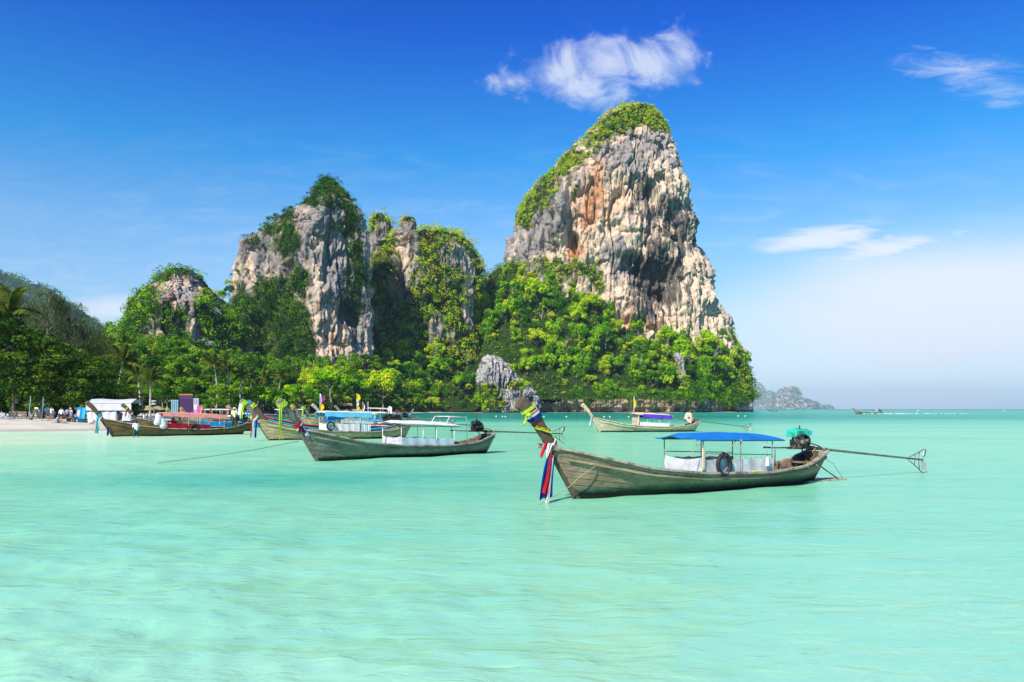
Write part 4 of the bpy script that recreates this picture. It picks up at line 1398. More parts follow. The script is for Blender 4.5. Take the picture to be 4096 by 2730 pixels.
PIPEW = simple('white_painted_pipe', (0.72, 0.71, 0.66), 0.5, 0.3, 0, 0.15, 6, 0.3)
RUST = simple('rusty_iron', (0.13, 0.06, 0.04), 0.85, 0.2, 0.2, 0.4, 9, 0.6)
ENGB = simple('oily_engine_block', (0.15, 0.135, 0.11), 0.5, 0.4, 0.5, 0.5, 14, 0.8, (0.02, 0.018, 0.015))
BLACK = simple('black_engine_parts', (0.02, 0.019, 0.018), 0.55, 0.3, 0.1, 0.5, 12)
TURQ = simple('turquoise_engine_cover', (0.02, 0.40, 0.30), 0.4, 0.4, 0, 0.2, 5, 0.3)
SHAFT = simple('greenish_steel_shaft', (0.19, 0.20, 0.13), 0.5, 0.4, 0.5, 0.3, 9, 0.6)
RUBBER = simple('black_rubber', (0.016, 0.017, 0.02), 0.6, 0.3, 0, 0.4, 8)
ROPE = simple('tan_rope', (0.36, 0.27, 0.16), 0.9, 0.1, 0, 0.3, 30)
ROPED = simple('dark_rope', (0.07, 0.075, 0.05), 0.9, 0.1, 0, 0.3, 30)
TARP_BLUE = simple('blue_tarpaulin', (0.01, 0.17, 0.52), 0.5, 0.3, 0, 0.12, 3, 0.15, (0.02, 0.1, 0.3), 0.12)
CLOTH = {'white': simple('white_cloth', (0.80, 0.80, 0.78), 0.8, 0.1, 0, 0.06, 5, 0.1, (0.5, 0.48, 0.42), 0.25),
         'softwhite': simple('soft_white_tent_cloth', (0.60, 0.62, 0.64), 0.85, 0.1, 0, 0.06, 1.5, 0, (0, 0, 0), 0.2),
         'greywhite': simple('grey_white_plastic_sheet', (0.58, 0.61, 0.64), 0.6, 0.2, 0, 0.16, 3, 0.5, (0.38, 0.39, 0.36), 0.2),
         'palecyan': simple('pale_blue_white_sheet', (0.66, 0.78, 0.83), 0.6, 0.2, 0, 0.08, 3, 0.2, (0.5, 0.55, 0.55), 0.2),
         'red': simple('red_cloth', (0.56, 0.02, 0.03), 0.75, 0.1, 0, 0.15, 5, 0, (0, 0, 0), 0.2),
         'pinkred': simple('sunlit_red_canopy', (0.85, 0.34, 0.30), 0.75, 0.1, 0, 0.12, 3, 0.2, (0.85, 0.55, 0.45), 0.25),  # red lightened towards pink to stand in for sunlight on it
         'darkred': simple('dark_red_curtain', (0.33, 0.012, 0.03), 0.7, 0.15, 0, 0.15, 5, 0, (0, 0, 0), 0.15),
         'blue': simple('navy_blue_cloth', (0.012, 0.035, 0.26), 0.75, 0.1, 0, 0.2, 5, 0, (0, 0, 0), 0.15),
         'lime': simple('lime_green_cloth', (0.56, 0.78, 0.06), 0.75, 0.1, 0, 0.1, 5, 0, (0, 0, 0), 0.25),
         'yellow': simple('yellow_cloth', (0.83, 0.56, 0.01), 0.75, 0.1, 0, 0.1, 5, 0, (0, 0, 0), 0.25),
         'cyan': simple('bright_blue_cloth', (0.03, 0.42, 0.72), 0.75, 0.1, 0, 0.1, 5, 0, (0, 0, 0), 0.2),
         'turq': simple('turquoise_cloth', (0.02, 0.45, 0.48), 0.75, 0.1, 0, 0.1, 5, 0, (0, 0, 0), 0.2),
         'pink': simple('pink_cloth', (0.80, 0.32, 0.36), 0.75, 0.1, 0, 0.1, 5, 0, (0, 0, 0), 0.2),
         'purple': simple('purple_canopy_side', (0.13, 0.04, 0.52), 0.6, 0.2, 0, 0.15, 5, 0, (0, 0, 0), 0.15),
         'tan': simple('tan_canvas', (0.55, 0.44, 0.31), 0.85, 0.1, 0, 0.2, 4, 0.4, (0.3, 0.22, 0.14)),
         'cream': simple('cream_canvas', (0.74, 0.64, 0.42), 0.8, 0.1, 0, 0.1, 4, 0.2, (0.6, 0.45, 0.25), 0.2),
         'lightblue': simple('light_blue_canopy', (0.16, 0.58, 0.80), 0.65, 0.2, 0, 0.1, 3, 0.1, (0.5, 0.6, 0.65), 0.2),
         'midblue': simple('strong_blue_sheet', (0.01, 0.24, 0.60), 0.65, 0.2, 0, 0.12, 3, 0, (0, 0, 0), 0.2)}


def scurve(xs, ys, n=160, sm=7):
    t = np.linspace(xs[0], xs[-1], n)
    y = np.interp(t, xs, ys)
    k = np.ones(sm) / sm
    for _ in range(3):
        p = np.pad(y, sm // 2, mode='reflect', reflect_type='odd')
        y = np.convolve(p, k, 'valid')
    return lambda q: np.interp(q, t, y)


SH_Z = scurve([-.86, .0, .64, 2.0, 3.9, 6.7, 8.7, 9.6, 10.15], [1.40, 1.23, 1.08, .77, .56, .46, .56, .78, .99])
SH_B = scurve([0, .06, .13, .22, .35, .55, .75, .88, .96, 1.0], [.05, .24, .44, .63, .80, .86, .78, .62, .46, .36])
BT_Z = scurve([0, .08, .3, .7, .88, 1.0], [-.28, -.30, -.30, -.26, -.16, -.06])
X0, X1 = -.86, 10.15


def hull_point(s, w, off=0.0):
    xs = X0 + s * (X1 - X0)
    zs = float(SH_Z(xs))
    xb = .24 + s * (9.72 - .24)
    zb = float(BT_Z(s))
    p = float(np.interp(s, [0, .12, .3, .6, .9, 1], [1.0, .92, .62, .45, .48, .6]))
    b = float(SH_B(s)) * w ** p
    x = xb + (xs - xb) * w ** 1.0
    z = zb + (zs - zb) * w
    return Vector((x, b + off, z))


def side(v, sd):
    return Vector((v.x, v.y * sd, v.z))


def hull_meshes(root, mat, n_str, ns, planks):
    S_ = [i / ns for i in range(ns + 1)]
    ws = [(i / n_str) ** 0.9 for i in range(n_str + 1)]
    if planks:
        for i in range(n_str):
            for sd in (-1, 1):
                b = MB()
                rows = []
                for w, lap in ((ws[i] - (.004 if i else 0), .022), ((ws[i] + ws[i + 1]) / 2, .017), (ws[i + 1], .010)):
                    w = max(w, 0)
                    rows.append([side(hull_point(s, w, lap * min(1, w * 6)), sd) for s in S_])
                if sd > 0: rows = rows[::-1]
                b.sheet(rows, .02, True)
                b.build('plank', mat, root)
        inn = MB()
        for sd in (-1, 1):
            rows = [[side(hull_point(s, w, -.03 * min(1, w * 5)), sd) for s in S_] for w in [k / 8 for k in range(9)]]
            if sd > 0: rows = rows[::-1]
            inn.sheet(rows, .02, True)
        inn.build('hull_lining', DECKW, root)
    else:
        b = MB()
        for sd in (-1, 1):
            rows = []
            for i in range(n_str):
                for w, lap in ((ws[i], .022), (ws[i + 1] - .002, .006)):
                    rows.append([side(hull_point(s, w, lap * min(1, w * 6)), sd) for s in S_])
            if sd > 0: rows = rows[::-1]
            b.sheet(rows, .03, False)
        b.build('hull', mat, root)
    # transom
    t = MB()
    n = 8
    L_ = [side(hull_point(1, k / n), -1) for k in range(n + 1)]
    R_ = [side(hull_point(1, k / n), 1) for k in range(n, -1, -1)]
    poly = L_ + R_[:-1]
    off = Vector((.04, 0, 0))
    k = len(poly)
    t.add(poly + [p + off for p in poly], [tuple(range(k))[::-1], tuple(range(k, 2 * k))] + [(i, (i + 1) % k, k + (i + 1) % k, k + i) for i in range(k)])
    t.build('transom', mat, root)


PROW_PATH = [(.26, -.30), (.0, .0), (-.43, .70), (-.86, 1.40), (-1.06, 1.72), (-1.30, 2.05), (-1.56, 2.34), (-1.84, 2.58)]


def prow_part(root, mat, hk=1.0, flare=1.0, bend=0.0):
    b = MB()
    pts = []
    for x, z in PROW_PATH:
        if z > 1.40:
            f = (z - 1.4) / 1.18
            z = 1.40 + (z - 1.40) * hk
            x = x + bend * f * f
        pts.append(Vector((x + .10, 0, z)))
    dep = [.20, .24, .26, .27, .27 * flare, .29 * flare, .33 * flare, .36 * flare]
    th = [.07, .09, .11, .14, .15, .16, .18, .16]
    sec = lambda i: [(-dep[i] / 2, -th[i] * .35), (-dep[i] / 4, -th[i] / 2), (dep[i] / 2, -th[i] / 2), (dep[i] / 2, th[i] / 2), (-dep[i] / 4, th[i] / 2), (-dep[i] / 2, th[i] * .35)]
    b.sweep(pts, sec, (0, 1, 0))
    # faceted top
    e = (pts[-1] - pts[-2]).normalized()
    b.sweep([pts[-1], pts[-1] + e * .09], lambda i: [(q[0] * (1, .45)[i], q[1] * (1, .6)[i]) for q in sec(7)], (0, 1, 0))
    b.build('prow', mat, root)
    return pts


def engine_part(root, x, z, style, tail, dz=0.0, slew=0.0):
    """long-tail engine balanced on the stern post; style: turquoise cover, bare black, or wrapped in tan cloth"""
    yo = 0.0
    b = MB()
    b.box((x, 0, z + .16), (.46, .34, .24))
    b.box((x - .05, -.02, z + .33), (.30, .30, .16), 0, .85)
    b.lathe([(.085, -.12), (.09, 0), (.07, .12)], 10, (x - .12, -.20, z + .20), 'y')
    b.lathe([(.06, -.1), (.065, .1)], 10, (x + .10, -.19, z + .24), 'y')
    b.lathe([(.05, 0), (.05, .18)], 8, (x + .02, -.22, z + .08), 'z')
    for i in range(5):
        b.box((x - .2 + .09 * i, -.175, z + .10), (.02, .05, .16))
    b.tube([(x - .22, -.12, z + .2), (x - .34, -.16, z + .16), (x - .36, -.14, z + .3), (x - .28, -.05, z + .36)], .028, 6)
    b.tube([(x - .1, -.2, z + .38), (x - .3, -.2, z + .42), (x - .42, -.1, z + .33)], .022, 6)
    e = b.build('engine', ENGB if style == 'turq' else BLACK, root)
    f = MB()
    f.lathe([(.20, -.05), (.235, -.03), (.235, .03), (.20, .05), (.08, .06)], 18, (x + .29, 0, z + .22), 'x')
    f.build('flywheel', BLACK, e)
    if style == 'turq':
        c = MB()
        c.box((x - .02, 0, z + .52), (.66, .42, .12), 0, .97)
        c.box((x - .02, 0, z + .605), (.60, .38, .05), 0, .86)
        c.box((x + .27, -.03, z + .49), (.24, .40, .15), 0, .95)
        c.box((x - .12, -.215, z + .53), (.18, .02, .06))
        c.build('engine_cover', TURQ, e)
        k = MB()
        k.box((x - .43, -.02, z + .43), (.17, .26, .11), 0, .85)
        k.box((x - .43, -.02, z + .50), (.06, .08, .04))
        k.build('fuel_tank', TURQ, e)
        k = MB()
        k.lathe([(.02, 0), (.02, .12)], 8, (x + .05, 0, z + .62))
        k.box((x - .02, 0, z + .635), (.2, .1, .015))
        k.build('filler_cap', BLACK, e)
        k = MB()
        k.box((x - .16, -.222, z + .55), (.16, .012, .012)); k.box((x - .16, -.222, z + .52), (.16, .012, .012))
        k.build('cover_slot', BLACK, e)
    elif style == 'cloth':
        c = MB()
        g = random.Random(5)
        vs, fs = [], []
        n, mrows = 18, 7
        for i in range(mrows):
            q = i / (mrows - 1)
            for j in range(n):
                a = 6.283 * j / n
                r = (.10 + .36 * q ** .6) * (1 + .12 * math.sin(5 * a + 3 * q) + g.uniform(-.05, .05))
                vs.append((x + 1.15 * r * math.cos(a), .8 * r * math.sin(a), z + .74 - .85 * q ** 1.5 * (1 + .25 * math.sin(3 * a))))
        for i in range(mrows - 1):
            for j in range(n):
                j2 = (j + 1) % n
                fs.append((i * n + j, (i + 1) * n + j, (i + 1) * n + j2, i * n + j2))
        fs.append(tuple(range(n)))
        c.add(vs, fs, True)
        c.build('engine_cloth', CLOTH['tan'], e)
    else:
        c = MB()
        c.box((x - .02, 0, z + .46), (.46, .30, .16), 0, .8)
        c.lathe([(.12, -.12), (.13, .12)], 10, (x - .2, -.1, z + .42), 'y')
        c.tube([(x + .08, .1, z + .5), (x + .30, .1, z + .52), (x + .36, .0, z + .3), (x + .34, -.1, z + .1)], .02, 6)
        c.build('engine_cover', BLACK, e)
        k = MB()
        k.lathe([(.035, 0), (.035, .42)], 8, (x + .02, 0, z + .5))
        k.build('exhaust_pipe', RUST, e)
    # cradle
    b = MB()
    for sd in (-1, 1):
        b.box((x + .12, sd * .13, z + .01), (1.05, .05, .07))
        b.box((x + .85, sd * .05, z - .04), (.55, .035, .10))
    b.box((x - .36, 0, z + .01), (.05, .3, .07)); b.box((x + .6, 0, z + .0), (.06, .3, .12))
    b.tube([(x + .18, 0, z - .04), (x + .20, 0, z - .18), (x + .62, 0, z - .18), (x + .66, 0, z - .02)], .028, 6)
    b.tube([(x + .42, 0, z + .02), (x + .52, 0, z + .14), (x + .72, 0, z + .12), (x + 1.1, 0, z + .02)], .02, 5)
    b.build('engine_cradle', RUST, root)
    b = MB()
    b.lathe([(.06, 0), (.07, .1), (.05, .3), (.05, .38)], 8, (x + .42, 0, z - .52))
    b.build('pivot_post', RUST, root)
    b = MB()
    b.tube([(x - .3, 0, z + .02), (x - 1.0, -.02, z + .04), (x - 1.75, -.05, z + .07)], [.028, .026, .032], 6)
    b.build('tiller', STEEL, root)
    p0 = Vector((x + .5, 0, z))
    p1 = Vector((x + tail, slew, z + dz))
    b = MB()
    b.tube([p0, p0.lerp(p1, .2), p0.lerp(p1, .6), p1], [.045, .042, .036, .030], 8)
    b.lathe([(.05, -.08), (.06, 0), (.05, .08)], 8, tuple(p0.lerp(p1, .13)), 'x')
    sh = b.build('drive_shaft', SHAFT, root)
    d = (p1 - p0).normalized()
    q = p1 - d * 1.0
    b = MB()
    b.tube([q, p1 + Vector((-.35, 0, .26)), p1 + Vector((.12, 0, .40)), p1 + Vector((.22, 0, .36)), p1 + Vector((.2, 0, .2)), p1 + Vector((.08, 0, .1))], .018, 5, False, (0, 1, 0))
    b.tube([q, p1 + Vector((-.3, 0, -.30)), p1 + Vector((0, 0, -.48)), p1 + Vector((.25, 0, -.54))], .018, 5, False, (0, 1, 0))
    b.tube([p1 + Vector((-.48, 0, .23)), p1 + Vector((-.52, 0, -.2))], .015, 5, False, (0, 1, 0))
    b.tube([p1 + Vector((-.2, 0, .31)), p1 + Vector((-.26, 0, 0)), p1 + Vector((-.2, 0, -.38))], .017, 5, False, (0, 1, 0))
    b.build('propeller_guard', STEEL, sh)
    b = MB()
    for sgn, tw in ((1, .3), (-1, -.3)):
        rows = []
        for i in range(6):
            t = i / 5
            wd = .13 * math.sin(.25 + 2.55 * t) + .02
            zz = sgn * (.03 + .36 * t)
            rows.append([(p1.x + .03 + .12 * t - wd * .75, p1.y - wd * tw, p1.z + zz), (p1.x + .03 + .12 * t, p1.y, p1.z + zz), (p1.x + .03 + .12 * t + wd * .75, p1.y + wd * tw, p1.z + zz)])
        b.sheet(rows, .02)
    b.build('propeller', simple('worn_propeller', (0.42, 0.42, 0.36), 0.4, 0.4, 0.3, 0.2, 8), sh)


def canopy_part(root, c):
    """posts, pipes, an arched cloth roof and side curtains"""
    x0, x1, z = c['x0'], c['x1'], c['z']
    hw = c.get('hw', .80)
    rise = c.get('rise', .20)
    slope = c.get('slope', -.10)
    ze = lambda x: z + slope * (x - x0) / (x1 - x0)
    pm = c.get('pipe', STEEL)
    sh = lambda x: float(SH_Z(x))
    sb = lambda x: float(SH_B((x - X0) / (X1 - X0)))
    for px_ in c.get('posts', [x0 + .1, (x0 + x1) / 2, x1 - .1]):
        for sd in (-1, 1):
            b = MB()
            b.tube([(px_, sd * (min(hw, sb(px_)) - .04), sh(px_) - .25), (px_, sd * (hw - .03), ze(px_))], .016, 5)
            b.build('post', pm, root)
    for sd in (-1, 1):
        b = MB()
        b.tube([(x0, sd * (hw - .02), ze(x0)), (x1 + .2 * c.get('ext', 0), sd * (hw - .02), ze(x1))], .018, 5)
        b.build('roof_pipe', pm, root)
        if c.get('rail'):
            b = MB()
            zr = c['rail']
            b.tube([(x0 + .1, sd * (hw - .05), zr), (x1 - .1, sd * (hw - .05), zr - .12)], .014, 5)
            b.build('side_rail', pm, root)
    # roof
    n, m = 18, 9
    rows = []
    for i in range(n + 1):
        t = i / n
        x = x0 - c.get('front', .08) + (x1 - x0 + c.get('front', .08) + c.get('back', .15)) * t
        endf = min(1, t * 5, (1 - t) * 5) ** .5
        rr = rise * (.35 + .65 * endf)
        rows.append([(x, (hw + .04) * (2 * j / m - 1), ze(x) + .02 + rr * (1 - (2 * j / m - 1) ** 2) + (.03 * math.sin(x * 5.3 + 1.3 * j) - .03 * abs(math.sin((x - x0) * 1.9))) * (0 < j < m)) for j in range(m + 1)])
    b = MB()
    b.sheet(rows, .02)
    b.build('canopy', c['top'], root)
    if c.get('val'):
        mat, a0, a1, drop = c['val']
        for sd in (-1, 1):
            b = MB()
            rows = []
            for k in range(4):
                q = k / 3
                rows.append([(a0 + (a1 - a0) * i / 14, sd * (hw + .06 + .03 * q + .02 * math.sin(i * 1.7) * q), ze(a0 + (a1 - a0) * i / 14) + .10 - drop * q + .03 * math.sin(i * .9) * q) for i in range(15)])
            b.sheet(rows, .015)
            b.build('canopy_side', mat, root)
    for mat, a0, a1, zt, sds in c.get('curtains', []):
        for sd in sds:
            b = MB()
            rows = []
            for k in range(5):
                q = k / 4
                row = []
                for i in range(25):
                    x = a0 + (a1 - a0) * i / 24
                    zb = sh(x) - .02
                    y = (hw - .04) + (min(hw, sb(x)) - .03 - hw + .04) * (1 - q) + .018 * math.sin(i * 1.3 + q) + .012 * math.sin(i * .55 + 2 * q)
                    row.append((x, sd * y, zb + (zt + slope * (x - x0) / (x1 - x0) - .035 * abs(math.sin(i * .8)) * (k == 4) - zb) * q))
                rows.append(row)
            b.sheet(rows, .012)
            b.build('side_curtain', mat, root)
    if c.get('frontpanel'):
        mat, zt, xs = c['frontpanel']
        b = MB()
        rows = []
        for k in range(5):
            q = k / 4
            zb = sh(xs) - .1
            rows.append([(xs + .03 * math.sin(i * 1.5 + k), (min(hw, sb(xs)) - .06) * (2 * i / 10 - 1), zb + (zt - zb) * q - .08 * q * (1 - (2 * i / 10 - 1) ** 2)) for i in range(11)])
        b.sheet(rows, .012)
        b.build('front_curtain', mat, root)


def longtail(label, bow, head, sc, hull, prow, rail, canopy=None, engine=None, planks=False, ns=44, nstr=7, group='long-tail boats', hk=1.0, flare=1.0,
             tail=6.9, dz=-.62, bend=0.0, slew=0.0, pitch=0.0):
    root = empty('longtail_boat', bow, R(head), label, 'boat', group, sc)
    if pitch:
        root.rotation_euler = (0, R(pitch), R(head))
    hull_meshes(root, hull, nstr, ns, planks)
    root['pts'] = 0
    del root['pts']
    pts = prow_part(root, prow, hk, flare, bend)
    S_ = [i / ns for i in range(ns + 1)]
    for sd in (-1, 1):
        b = MB()
        P = [side(hull_point(s, 1.0, .02), sd) + Vector((0, 0, .025)) for s in S_[1:]]
        b.sweep(P, [(-.055, -.03), (.055, -.03), (.055, .03), (-.055, .03)])
        b.build('gunwale', rail, root)
        b = MB()
        P = [side(hull_point(s, .84, .05), sd) for s in S_[2:]]
        b.sweep(P, [(-.025, -.035), (.025, -.035), (.025, .035), (-.025, .035)])
        b.build('rub_rail', hull, root)
    # decks
    b = MB()
    rows = []
    for i in range(21):
        s = .09 + .87 * i / 20
        w = (.20 - float(BT_Z(s))) / (float(SH_Z(X0 + s * (X1 - X0))) - float(BT_Z(s)))
        p = hull_point(s, max(.1, min(1, w)), -.05)
        rows.append([(p.x, -max(.02, p.y), .20), (p.x, max(.02, p.y), .20)])
    b.sheet(rows, .03)
    b.build('deck', DECKW, root)
    b = MB()
    rows = []
    for i in range(9):
        s = .02 + .17 * i / 8
        p = hull_point(s, .93, -.04)
        rows.append([(p.x, -max(.02, p.y), p.z), (p.x, max(.02, p.y), p.z)])
    b.sheet(rows, .03)
    b.build('foredeck', rail, root)
    for x in (2.0, 7.9, 9.0):
        s = (x - X0) / (X1 - X0)
        p = hull_point(s, .80, -.03)
        b = MB()
        b.box((x, 0, p.z), (.22, 2 * p.y - .04, .035))
        b.build('thwart', DECKW, root)
    p = hull_point(.965, .9)
    b = MB()
    b.box((9.5, 0, .66), (.85, .62, .05), 0, .9)
    b.box((9.85, 0, .84), (.22, .40, .30), 0, .8)
    b.build('stern_deck', DECKW, root)
    if canopy:
        canopy_part(root, canopy)
    if engine:
        engine_part(root, 9.15, 1.12, engine, tail, dz, slew)
    return root


def boat_obj(name, root, label, cat, group=None):
    """separate thing that hangs on or lies in a boat, placed with the boat's position and heading"""
    o = empty(name, root.location.copy(), 0, label, cat, group)
    o.rotation_euler = root.rotation_euler.copy()
    o.scale = root.scale.copy()
    return o


def prow_at(z, hk=1.0, bend=0.0):
    P = []
    for x, zz in PROW_PATH:
        if zz > 1.4:
            f = (zz - 1.4) / 1.18
            zz = 1.4 + (zz - 1.4) * hk
            x = x + bend * f * f
        P.append((x + .10, zz))
    return float(np.interp(z, [p[1] for p in P], [p[0] for p in P]))


def ribbon(root, label, wraps=(), tails=(), knot=None, hk=1.0, bend=0.0, flare=1.0):
    """cloth ribbons tied round a prow: wraps (z, colour, width, tilt), tails (colour, dx, y, ztop, zbot, w0, w1)"""
    t = boat_obj('prow_ribbon', root, label, 'ribbon', 'ribbons tied to the boat prows')
    for z, colr, wd, tilt in wraps:
        b = MB()
        d = .152 * flare * (1 + .22 * max(0, (z - 1.4)))
        cx = prow_at(z, hk, bend)
        loop = []
        for a, y in ((-1, -.62), (-.5, -1), (.5, -1), (1, -.9), (1.12, 0), (1, .9), (.5, 1), (-.5, 1), (-1, .62), (-1.1, 0)):
            loop.append(Vector((cx + a * d * (.86 - .5 * tilt), y * .115, z + a * d * (.50 + .86 * tilt) + .012 * y)))
        b.sweep(loop, [(-.009, -wd / 2), (.009, -wd / 2), (.009, wd / 2), (-.009, wd / 2)], (-.5, 0, .86), True)
        b.build('wrap', CLOTH[colr], t)
    for colr, dx, y, zt, zb, w0, w1 in tails:
        b = MB()
        rows = []
        n = 12
        x0 = prow_at(max(zt, .1), hk, bend) + dx
        g = random.Random(int(1000 * (dx + zt)) + len(colr))
        ph = g.uniform(0, 6)
        for i in range(n + 1):
            q = i / n
            wd = w0 + (w1 - w0) * q ** .8
            row = []
            for j in range(6):
                u = j / 5 - .5
                row.append((x0 + u * wd + .03 * math.sin(3 * q + ph) + (dx * .6) * q, y - .03 * math.sin(9 * u + ph + 2 * q) * (.3 + q) , zt + (zb - zt) * q - .03 * math.sin(6 * u + ph) * q))
            rows.append(row)
        b.sheet(rows, .010)
        b.build('tail', CLOTH[colr], t)
    if knot:
        b = MB()
        z, colr, x = knot
        b.ball((prow_at(z, hk, bend) + x, -.17, z), .065, 8, (1, .8, .9), 5)
        b.build('knot', CLOTH[colr], t)
    return t


def bow_at(px, Y, z=0.0):
    return ((px - CX) / F * Y, Y, z)


# --- 1: the near boat with the blue canopy
B1 = longtail('nearest long-tail boat, weathered olive brown planks, blue canopy, turquoise engine', (1.68, 21.2, 0), 32.5, 1.0, WOOD1, PROWW, RAILW,
              dict(x0=3.85, x1=7.0, z=1.50, hw=.82, rise=.20, slope=-.07, top=TARP_BLUE, posts=[3.95, 5.5, 6.9], rail=1.13, front=.22, back=.40, ext=2.2,
                   curtains=[(CLOTH['greywhite'], 3.95, 6.95, .98, (-1,)), (CLOTH['greywhite'], 3.95, 6.95, .98, (1,))], frontpanel=(CLOTH['greywhite'], 1.02, 3.95)),
              'turq', True, 60, 8, tail=7.0, dz=-.62, slew=-.1)
# stern platform, props and rigging of the near boat
b = MB()
b.box((10.2, -.1, .03), (2.0, .52, .045))
b.build('stern_platform', RAILW, B1)
b = MB()
b.tube([(9.95, -.25, .5), (10.85, -.25, .06)], .022, 5)
b.build('platform_strut', RAILD, B1)
b = MB()
b.tube([(10.15, -.15, .80), (10.7, -.2, .55), (11.12, -.25, .06)], .008, 4)
b.build('platform_cord', ROPED, B1)
b = MB()
b.tube([(8.35, .3, .55), (8.35, .3, 1.1)], .02, 5)
b.build('engine_prop', STEEL, B1)
b = MB()
b.box((3.92, -.84, .98), (.075, .05, .62))
b.build('curtain_stake', PROWP, B1)
for i in range(13):
    b = MB()
    xx = 4.0 + i * .235
    b.tube([(xx, -.78, 1.12 - .009 * i), (xx + .09, -.78, .97 - .004 * i), (xx + .2, -.78, 1.115 - .009 * i)], .006, 3)
    b.build('lacing', ROPE, B1)
b = MB()
rim = [(-1.08, sd * .12, 1.36) for sd in (-1, 1)]
b.sweep([(-1.12, -.12, 1.46), (-.55, -.15, 1.35)], [(-.03, -.06), (.03, -.06), (.03, .06), (-.03, .06)]); b.sweep([(-1.12, .12, 1.46), (-.55, .15, 1.35)], [(-.03, -.06), (.03, -.06), (.03, .06), (-.03, .06)])
b.build('bow_cheek', RAILW, B1)

t = boat_obj('tyre', B1, 'black rubber tyre hung as a fender on the white curtain of the nearest boat', 'tyre')
b = MB()
b.tube([(4.72 + .25 * math.cos(a * math.pi / 12), -.87, .80 + .29 * math.sin(a * math.pi / 12)) for a in range(24)], .062, 8, True, (0, 1, 0))
b.build('tyre_ring', RUBBER, t)
b = MB()
b.tube([(4.70, -.86, 1.13), (4.72, -.94, 1.06), (4.74, -.86, 1.0), (4.66, -.84, 1.12), (4.8, -.93, 1.14), (4.95, -.90, .98)], .016, 5)
b.tube([(4.74, -.86, 1.12), (4.95, -.84, 1.2), (5.3, -.82, 1.5)], .012, 5)
b.build('lashing', ROPE, t)
t = boat_obj('plastic_jug', B1, 'white plastic jug hanging outside the curtain near the stern of the nearest boat', 'jug')
b = MB()
b.box((6.62, -.86, .80), (.17, .10, .22), .3, .85)
b.lathe([(.03, 0), (.03, .05)], 8, (6.60, -.86, .91))
b.build('jug_body', CLOTH['white'], t)
b = MB()
b.tube([(6.60, -.86, .95), (6.58, -.84, 1.15), (6.6, -.83, 1.42)], .008, 4)
b.build('jug_cord', ROPE, t)
t = boat_obj('rope', B1, 'tan mooring rope running from the bow rail of the nearest boat down to the water', 'rope')
b = MB()
b.tube([(1.0, .3, .98), (.72, -.36, 1.10), (.35, -.36, .86), (-.10, -.26, .58), (-.28, -.18, .38), (-.9, -.3, .16), (-1.6, -.5, -.02)], .011, 5)
b.build('rope_line', ROPE, t)
t = boat_obj('rope', B1, 'loops of tan rope lying over the stern of the nearest boat', 'rope')
b = MB()
b.tube([(8.7, -.72, .52), (8.8, -.6, .68), (9.2, -.52, .74), (9.5, -.42, .82), (9.8, -.3, .88), (10.05, .1, .9)], .014, 5)
b.tube([(9.2, -.5, .74), (9.25, -.62, .60), (9.3, -.66, .5)], .013, 5)
b.tube([(9.72, -.1, .88), (9.66, -.16, 1.02), (9.74, -.2, 1.1), (9.8, -.14, 1.0), (9.74, -.1, .88)], .014, 5)
b.build('rope_line', ROPE, t)
t = boat_obj('rope', B1, 'tan rope knotted round the canopy posts of the nearest boat', 'rope')
b = MB()
b.tube([(3.7, -.82, 1.53), (3.62, -.84, 1.4), (3.72, -.84, 1.28), (3.55, -.83, 1.22), (3.3, -.82, 1.1)], .011, 5)
b.tube([(5.42, -.82, 1.52), (5.46, -.86, 1.42), (5.42, -.85, 1.2), (5.44, -.86, .9), (5.38, -.88, .56)], .009, 5)
b.ball((3.7, -.84, 1.40), .035, 6); b.ball((5.45, -.86, 1.46), .04, 6)
b.build('rope_line', ROPE, t)
t = boat_obj('garland', B1, 'small bunch of green and yellow flowers on the rail of the nearest boat', 'flowers')
b = MB()
for i in range(10):
    b.ball((5.95 + .04 * i, -.86 + random.uniform(-.02, .02), .50 + random.uniform(0, .05)), .028, 6)
b.build('leaves', CLOTH['lime'], t)
b = MB()
for i in range(3):
    b.ball((6.0 + .09 * i, -.89, .55), .026, 6)
b.build('blossom', CLOTH['yellow'], t)

ribbon(B1, 'lime, red, white and blue ribbons wound round the tall dark prow of the nearest boat',
       [(2.40, 'lime', .085, .0), (2.32, 'pink', .05, .0), (2.26, 'white', .055, .0), (2.19, 'blue', .085, .0), (1.92, 'red', .055, -.95), (1.88, 'lime', .085, -1.02)],
       [('lime', -.20, -.1, 2.28, 2.0, .05, .07)], (2.25, 'lime', -.20))
ribbon(B1, 'long blue, red and white ribbons hanging from the nearest bow to the water',
       [(1.44, 'white', .10, .55), (1.40, 'red', .08, .75), (1.46, 'blue', .04, .48)],
       [('blue', -.34, -.17, 1.20, .09, .05, .22), ('red', -.30, -.21, 1.22, .22, .06, .17), ('white', -.24, -.19, 1.20, -.03, .05, .07), ('blue', -.20, -.17, 1.20, .10, .05, .20),
        ('red', -.21, -.18, 1.55, 1.16, .10, .05), ('white', -.12, -.20, 1.52, 1.16, .16, .04)], (1.19, 'red', -.28))

